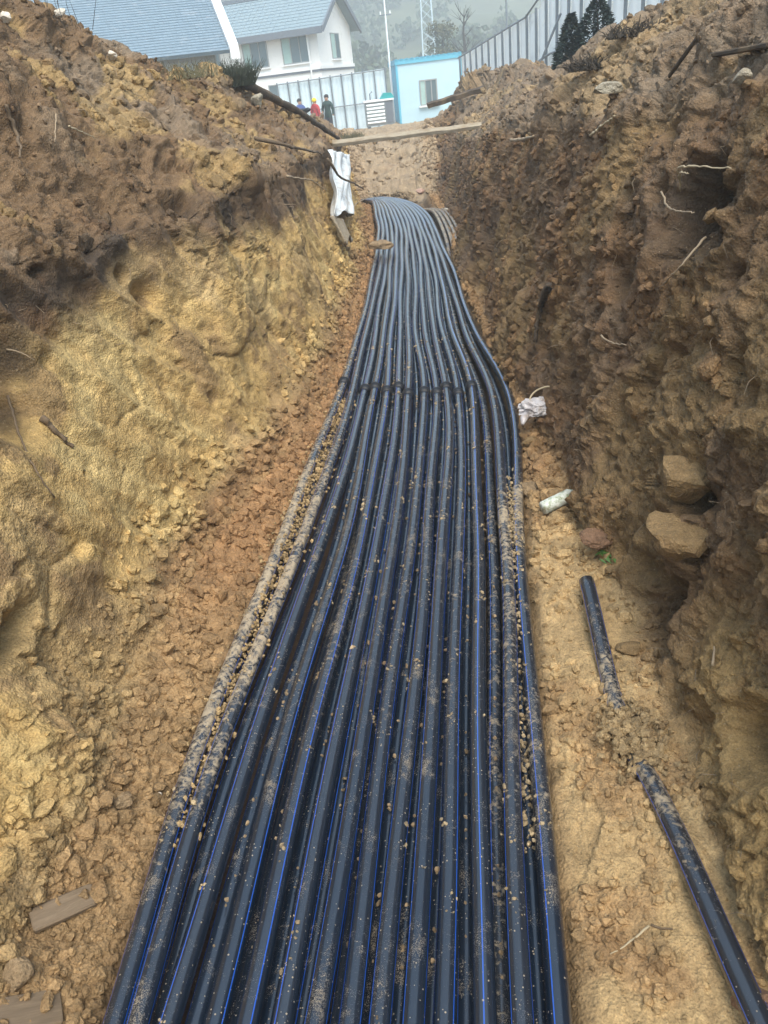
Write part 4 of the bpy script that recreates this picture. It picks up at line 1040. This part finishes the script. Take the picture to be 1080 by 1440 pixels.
window(ge, 2.3, 3.9, 3.1, 4.5, -.001, 1, True)
for (x0, x1) in ((-3.6, -1.8), (-6.6, -4.6)): window(house, x0, x1, .7, 2.1, 0, 2)
MB().tube([(-.6, -.12, 0), (-.6, -.12, E_-.5)], .05, 8).build('downpipe', MAT['white_trim'], house)

# single-storey building with the blue tiled roof, nearer and to the left
th = math.radians(17)
bl = empty('tiled_roof_building', (-4.78, 28.0, 1.2), th); tag(bl, 'low building with a wide blue tiled roof edged in white', 'building')
W2, D2 = 6.3, 4.2; ez, rz_ = 2.72, 5.15
MB().box(-W2+.5, -.4, .6, D2*2-.6, -.8, ez-.05).build('wall', MAT['concrete'], bl)
rf = tile_roof('roof', bl, (-W2, 0, ez), (0, 0, ez), (-W2, D2, rz_), (0, D2, rz_), MAT['roof_tile'], 30)
tile_roof('roof', bl, (-W2, 2*D2, ez), (0, 2*D2, ez), (-W2, D2, rz_), (0, D2, rz_), MAT['roof_tile'], 6)
for xx in (0.005, -W2-.285):
    MB().prism([(xx, -.12, ez-.26), (xx, D2, rz_-.16), (xx, D2, rz_+.2), (xx, -.12, ez+.12)], (.28, 0, 0)).build('verge', MAT['white_trim'], bl)
MB().box(-W2, 0, D2-.15, D2+.15, rz_+.03, rz_+.22).build('ridge_tiles', MAT['fascia'], bl)
MB().box(-W2+.5, -.4, .35, .597, -.3, ez-.5).build('plinth_band', MAT['concrete'], bl)
window(bl, -1.9, -.7, .6, 2.0, .345, 2); window(bl, -3.6, -2.3, .6, 2.0, .345, 2)

def hoarding(name, x0, y0, x1, y1, zf, hf, pw, mat, label, side=1, cat='fence'):
    """steel sheet hoarding: every sheet and every post a part"""
    root = empty(name, (x0, y0, 0)); tag(root, label, cat)
    L = math.hypot(x1-x0, y1-y0); n = int(L/pw); dx, dy = (x1-x0)/L, (y1-y0)/L; nx, ny = dy*side, -dx*side
    zb = lambda s_: zf(s_/L); zt = lambda s_: zf(s_/L)+hf(s_/L)
    for k in range(n):
        s0, s1 = k*pw+.025, (k+1)*pw-.025; v, f = [], []; m_ = 8
        for i in range(m_+1):
            s_ = s0+(s1-s0)*i/m_; o_ = .018*(1 if (i % 4) in (1, 2) else 0)
            for z in (zb(s_), zt(s_)):
                for e in (0, -.012): v.append((dx*s_+nx*(o_+e), dy*s_+ny*(o_+e), z))
        for i in range(m_):
            a = i*4; f += [(a, a+4, a+6, a+2), (a+1, a+3, a+7, a+5), (a+2, a+6, a+7, a+3), (a, a+1, a+5, a+4)]
        f += [(0, 2, 3, 1), (m_*4, m_*4+1, m_*4+3, m_*4+2)]
        mesh_obj('sheet_panel', v, f, mat, root)
    for k in range(n+1):
        s_ = k*pw; z0, z1 = zb(s_)-.3, zt(s_)+.04
        mb = MB(); c = Vector((dx*s_, dy*s_, 0)); w_ = .03
        pts = [(c.x-dx*w_+nx*q, c.y-dy*w_+ny*q, z0) for q in (.03, .09)]+[(c.x+dx*w_+nx*q, c.y+dy*w_+ny*q, z0) for q in (.09, .03)]
        mb.prism(pts, (0, 0, z1-z0)).build('post', MAT['post'], root)
    for fr_, nm in ((.985, 'top_rail'), (.45, 'rail')):
        mb = MB(); mb.tube([(dx*s_+nx*.12, dy*s_+ny*.12, zb(s_)+(zt(s_)-zb(s_))*fr_) for s_ in np.linspace(0, L*(n*pw/L), 24)], .028, 6)
        mb.build(nm, MAT['post'], root)
    if side < 0:
        mb = MB(); s0 = L*.52; mb.tube([(dx*s0+nx*.16, dy*s0+ny*.16, zt(s0)-.7), (dx*(s0+1.2)+nx*.9, dy*(s0+1.2)+ny*.9, zb(s0)-.2)], .03, 6); mb.build('brace', MAT['post'], root)
    return root
# long white fence climbing along the right side
def zr(t):   # base height along the fence, from the near end to the far end
    return np.interp(t, [0, .55, .62, 1], [2.2, 1.55, 1.3, .75])
def hr(t): return np.interp(t, [0, .599, .601, 1], [2.75, 2.68, 2.5, 2.25])
hoarding('steel_fence', 6.6, 10.0, 2.95, 34.5, zr, hr, .84, MAT['hoarding_white'], 'tall white steel sheet fence with dark posts climbing the right side', -1)
hoarding('steel_fence', -5.5, 44.6, .15, 43.9, lambda t: np.interp(t, [0, 1], [.45, .5]), lambda t: np.interp(t, [0, 1], [2.5, 2.55]), .56, MAT['hoarding'], 'pale blue sheet fence in front of the white house')

# pale blue site cabin
cb = empty('site_cabin', (.62, 44.0, .35), math.radians(3)); tag(cb, 'pale blue site cabin with bright blue roof trim', 'cabin')
cw, cdp, ch = 3.25, 6.0, 2.92
MB().box(0, cw, 0, cdp, 0, ch-.14).build('wall', MAT['cabin_white'], cb)
MB().box(-.05, cw+.05, -.06, cdp+.05, ch-.14, ch+.06).build('roof_trim', MAT['cabin_blue'], cb)
mb = MB()
for k in range(13): mb.box(-.02+k*.265, .10+k*.265, -.10, cdp, ch+.062, ch+.10)
mb.build('roof_sheet', MAT['cabin_blue'], cb)
for xx in (-.03, cw-.07): MB().box(xx, xx+.1, -.035, -.002, 0, ch-.145).build('corner_post', MAT['cabin_blue'], cb)
MB().box(-.05, cw+.05, -.04, -.004, -.12, .1).build('base_rail', MAT['cabin_blue'], cb)
window(cb, 1.1, 2.0, .85, 2.0, -.003, 2, True)
for k in range(6): MB().box(-.035, -.003, .3+k*.95, .36+k*.95, .1, ch-.15).build('side_batten', MAT['cabin_blue'], cb)

# louvred grey machine with a teal hood in front of the fence
gs = empty('generator', (-1.05, 41.2, .45), math.radians(4)); tag(gs, 'grey louvred generator with a teal hood before the pale blue fence', 'generator')
MB().box(0, 1.35, 0, .8, .22, 1.25).build('casing', MAT['metal_grey'], gs)
for k in range(6): MB().prism([(.06, -.002, .32+k*.15), (.06, -.07, .36+k*.15), (.06, -.06, .40+k*.15), (.06, -.002, .42+k*.15)], (.86, 0, 0)).build('louvre', MAT['hoarding_white'], gs)
MB().box(.98, 1.3, -.03, -.003, .3, 1.18).build('door', MAT['fascia'], gs)
MB().box(-.05, 1.4, -.08, .85, 1.253, 1.33).build('lid', MAT['white_trim'], gs)
MB().prism([(.75, -.02, 1.333), (1.45, -.02, 1.333), (1.3, -.02, 1.55), (.95, -.02, 1.58)], (0, .7, 0)).build('hood', MAT['teal'], gs)
for xx in (.05, 1.15):
    MB().box(xx, xx+.14, .05, .75, -.2, .217).build('skid', MAT['post'], gs)
MB().tube([(.3, .4, 1.33), (.3, .4, 1.6), (.42, .4, 1.68)], .035, 8).build('exhaust', MAT['post'], gs)

# people by the fence
def person(x, y, z, h, rz, coat, legs, label, arms, hat=None, hair=(.02, .018, .016)):
    V = [(0,0,.52),(0,.0,.62),(0,-.01,.74),(0,0,.82),(0,.005,.865),(0,-.01,.90),(0,-.01,.955),
         (.055,0,.50),(.06,-.005,.28),(.062,.01,.045),(.064,-.075,.02),(-.055,0,.50),(-.06,-.01,.28),(-.062,.01,.045),(-.064,-.075,.02),
         (.11,0,.80),*arms[0],(-.11,0,.80),*arms[1]]
    Eg = [(0,1),(1,2),(2,3),(3,4),(4,5),(5,6),(0,7),(7,8),(8,9),(9,10),(0,11),(11,12),(12,13),(13,14),(3,15),(15,16),(16,17),(3,18),(18,19),(19,20)]
    Rr = [.085,.085,.095,.075,.036,.055,.05,.066,.047,.034,.03,.066,.047,.034,.03,.05,.036,.026,.05,.036,.026]
    me = bpy.data.meshes.new('t'); me.from_pydata([tuple(c*h for c in v) for v in V], Eg, []); ob = bpy.data.objects.new('t', me); COL.objects.link(ob)
    sk = ob.modifiers.new('skin', 'SKIN'); ob.modifiers.new('sub', 'SUBSURF').levels = 2
    for i, r in enumerate(Rr):
        s_ = me.skin_vertices[0].data[i]; s_.radius = (r*h, r*h*(.72 if i < 4 else 1)); s_.use_root = (i == 0)
    dg = bpy.context.evaluated_depsgraph_get(); nm = bpy.data.meshes.new_from_object(ob.evaluated_get(dg)); bpy.data.objects.remove(ob)
    root = empty('person', (x, y, z), rz); tag(root, label, 'person')
    o = bpy.data.objects.new('body', nm); COL.objects.link(o); o.parent = root
    nm.materials.clear()
    for mt in (coat, legs, MAT['skin'], MAT['boot']): nm.materials.append(mt)
    hand = [Vector(arms[0][1])*h, Vector(arms[1][1])*h]
    for pg in nm.polygons:
        c = pg.center; pg.use_smooth = True
        pg.material_index = 2 if c.z > .862*h or min((c-q).length for q in hand) < .035*h else 3 if c.z < .05*h else 1 if c.z < .47*h else 0
    b = bmesh.new(); bmesh.ops.create_uvsphere(b, u_segments=16, v_segments=10, radius=.062*h)
    for vv in b.verts: vv.co = Vector((vv.co.x, vv.co.y*1.12+.008*h, max(vv.co.z, -.012*h+(.0 if vv.co.y < 0 else -.03*h))+.952*h))
    me = bpy.data.meshes.new('hair'); b.to_mesh(me); b.free(); me.materials.append(hat if hat else plain('hair', hair, .7, .2, 30))
    for pg in me.polygons: pg.use_smooth = True
    hd = bpy.data.objects.new('safety_helmet' if hat else 'hair', me); COL.objects.link(hd); hd.parent = root
    if hat:
        MB().tube([(0, -.012*h, .938*h), (0, -.012*h, .946*h)], .082*h, 18).build('helmet_brim', hat, root, True)
    return root
MAT['skin'] = plain('skin', (.45, .28, .2), .6, .08, 10); MAT['boot'] = plain('boot', (.03, .028, .026), .7, .2, 12); trousers = plain('dark_trousers', (.035, .04, .05), .8, .2, 12)
down = lambda s_: [(s_*.15, .01, .64), (s_*.16, -.04, .50)]
bent = lambda s_: [(s_*.165, .02, .65), (s_*.10, -.13, .60)]
person(-4.05, 40.2, .52, 1.70, .5, plain('blue_coat', (.05, .09, .26), .8, .15, 10), trousers, 'person in a blue coat standing left before the pale fence', (down(1), down(-1)))
person(-3.3, 39.6, .50, 1.68, 2.4, plain('red_coat', (.42, .04, .05), .8, .15, 10), trousers, 'person in a red coat and yellow safety helmet by the fence', (bent(1), down(-1)), plain('yellow_helmet', (.85, .62, .02), .35, .04, 10))
person(-2.75, 39.8, .50, 1.76, -.4, plain('dark_green_coat', (.02, .05, .045), .8, .15, 10), trousers, 'person in a dark green coat standing right of the red coat', (down(1), bent(-1)))

# thin masts, lamp, trees and the misty hill
pl = empty('utility_pole', (.34, 46.5, .4)); tag(pl, 'thin pale utility pole behind the blue cabin', 'pole')
MB().tube([(0, 0, 0), (0, 0, 6.2)], [.06, .035], 10).build('mast', MAT['white_trim'], pl)
MB().box(-.3, .3, -.03, .03, 5.0, 5.06).build('cross_arm', MAT['post'], pl)
for xx in (-.25, .25): MB().tube([(xx, 0, 5.06), (xx, 0, 5.2)], [.035, .025], 8).build('insulator', MAT['white_trim'], pl)
lp = empty('street_lamp', (5.62, 40.0, 1.0)); tag(lp, 'dark curved street lamp behind the white fence', 'street lamp')
MB().tube([(0, 0, 0), (0, 0, 3.9), (-.06, 0, 4.5), (-.3, 0, 4.85), (-.6, 0, 4.95)], [.06, .045, .04, .035, .03], 10).build('mast', MAT['post'], lp)
MB().box(-1.0, -.58, -.09, .09, 4.9, 4.99).build('lamp_head', MAT['post'], lp)
tw = empty('lattice_tower', (5.9, 112, .3)); tag(tw, 'pale steel lattice tower fading into the mist', 'tower')
for sx in (-1, 1):
    for sy in (-1, 1): MB().tube([(sx*.9, sy*.9, 0), (sx*.45, sy*.45, 16)], .05, 5).build('leg', MAT['hoarding'], tw)
mb = MB()
for k in range(14):
    z0, z1 = k*16/14, (k+1)*16/14; a0, a1 = .9-.45*z0/16, .9-.45*z1/16
    for s_ in (-1, 1):
        mb.tube([(-a0, s_*a0, z0), (a1, s_*a1, z1)], .02, 4); mb.tube([(a0, s_*a0, z0), (-a1, s_*a1, z1)], .02, 4)
        mb.tube([(s_*a0, -a0, z0), (s_*a1, a1, z1)], .02, 4); mb.tube([(s_*a0, a0, z0), (s_*a1, -a1, z1)], .02, 4)
mb.build('bracing', MAT['hoarding'], tw)

MAT['foliage'] = plain('hill_foliage', (.06, .085, .045), .8, .45, .6); MAT['olive'] = plain('olive_foliage', (.10, .10, .05), .8, .4, .8); MAT['bark'] = plain('bark', (.04, .035, .03), .9, .3, 8, .4)
def leaf_cloud(mb, c, rx, rz_, n, size, R_):
    for _ in range(n):
        dv = Vector((R_.gauss(0, 1), R_.gauss(0, 1), R_.gauss(0, 1))).normalized()*R_.random()**.4
        q = Vector(c)+Vector((dv.x*rx, dv.y*rx, dv.z*rz_)); a = Vector((R_.gauss(0, 1), R_.gauss(0, 1), R_.gauss(0, .6))).normalized()*size*R_.uniform(.5, 1.2)
        b = a.cross(Vector((R_.gauss(0, 1), R_.gauss(0, 1), R_.gauss(0, 1)))).normalized()*size*.5
        mb.poly([q-a, q+b, q+a, q-b])
def tree(x, y, z, h, label, crown, name='tree'):
    root = empty(name, (x, y, z)); tag(root, label, 'tree'); R_ = random.Random(int(x*31+y)); mb = MB()
    mb.tube([(0, 0, -.5), (.05, 0, h*.4), (-.1, .05, h*.75), (.05, 0, h)], [.22, .16, .09, .02], 8); tips = []
    for k in range(16):
        z0 = h*R_.uniform(.3, .92); a = R_.uniform(0, 6.28); L = h*R_.uniform(.12, .3)*(1.1-z0/h*.6)
        p1 = (math.cos(a)*L*.5, math.sin(a)*L*.5, z0+L*.35); p2 = (math.cos(a)*L, math.sin(a)*L, z0+L*.9); mb.tube([(0, 0, z0), p1, p2], [.05, .03, .01], 5); tips.append(p2)
        for _ in range(3):
            e = (p2[0]+R_.gauss(0, .25)*L, p2[1]+R_.gauss(0, .25)*L, p2[2]+R_.uniform(-.05, .4)*L); mb.tube([p1, e], [.02, .006], 4)
    mb.build('trunk', MAT['bark'], root)
    mb = MB()
    if crown:
        for t_ in tips: leaf_cloud(mb, t_, h*.13, h*.11, 130, .14, R_)
        mb.build('crown', MAT['olive'], root)
tree(6.55, 70, .2, 6.4, 'bare dark tree standing in the mist behind the white fence', False, 'bare_tree')
tree(5.05, 73, .2, 5.4, 'olive leafy tree in the mist left of the bare tree', True)

# hillside
hx = np.linspace(-330, 330, 90); hy = np.linspace(105, 480, 50)
GX, GY = np.meshgrid(hx, hy)
rad = np.sqrt((GX*.75)**2+GY**2)
hp = np.stack([GX.ravel(), GY.ravel(), np.zeros(GX.size)], 1)
GZ = .1+36*sstep(110, 330, rad).reshape(-1)*(1+.25*fbm(hp*.012, 3, 5))+3*fbm(hp*.05, 3, 8)*sstep(110, 160, rad.reshape(-1))
V = np.stack([GX.ravel(), GY.ravel(), GZ], 1)
L = np.arange(V.shape[0]).reshape(GX.shape); F = np.stack([L[:-1, :-1], L[:-1, 1:], L[1:, 1:], L[1:, :-1]], -1).reshape(-1, 4)
hill = np_mesh('hillside', V, F, plain('hill_grass', (.09, .10, .055), .9, .4, .15)); tag(hill, kind='structure')
# the wood on the hill reads as one mass
VV, FF = [], []; n_t = 2600
ty = 118+rng.random(n_t)**1.5*230; tx = (rng.uniform(-.55, .55, n_t))*ty+.05*ty
tr = np.sqrt((tx*.75)**2+ty**2); q = np.stack([tx, ty, np.zeros(n_t)], 1)
tz = .1+36*sstep(110, 330, tr)*(1+.25*fbm(q*.012, 3, 5))+3*fbm(q*.05, 3, 8)*sstep(110, 160, tr)
quad = np.array([[-1, 0, 0], [0, .6, 0], [1, 0, 0], [0, -.6, 0]])
for k in range(n_t):
    if fbm(np.array([[tx[k]*.04, ty[k]*.04, 1.]]), 2, 3)[0] < -.25: continue
    hh = rng.uniform(3.5, 8); m_ = 70; dv = rng.normal(size=(m_, 3)); dv /= np.linalg.norm(dv, axis=1)[:, None]; dv *= rng.random((m_, 1))**.4
    ctr = np.array([tx[k], ty[k], tz[k]+hh*.55])+dv*np.array([hh*.32, hh*.32, hh*.48])*(1-.35*np.clip(dv[:, 2:3], 0, 1))
    R = rot_mats(m_); VV.append((np.einsum('nij,vj->nvi', R, quad)*rng.uniform(.3, .75, (m_, 1, 1))+ctr[:, None]).reshape(-1, 3))
Vf = np.concatenate(VV); o = np_mesh('hill_wood', Vf, np.arange(len(Vf)).reshape(-1, 4), MAT['foliage'], smooth=False)
tag(o, 'misty wooded hillside behind the houses', 'wood', kind='stuff')

# ------------------------------------------------------------------ the mist
HAZE = .0042
hz = MB().box(-575, 575, -575, 575, -1.2, 62).build('haze', None); tag(hz, 'pale mist hanging over the whole place', 'haze', kind='stuff')
m = bpy.data.materials.new('haze'); m.use_nodes = True; nt = m.node_tree; nt.nodes.clear()
out = nt.nodes.new('ShaderNodeOutputMaterial'); pv = nt.nodes.new('ShaderNodeVolumePrincipled')
pv.inputs['Color'].default_value = (.88, .95, .98, 1); pv.inputs['Density'].default_value = HAZE; pv.inputs['Anisotropy'].default_value = .2
nt.links.new(pv.outputs[0], out.inputs['Volume']); hz.data.materials.append(m)
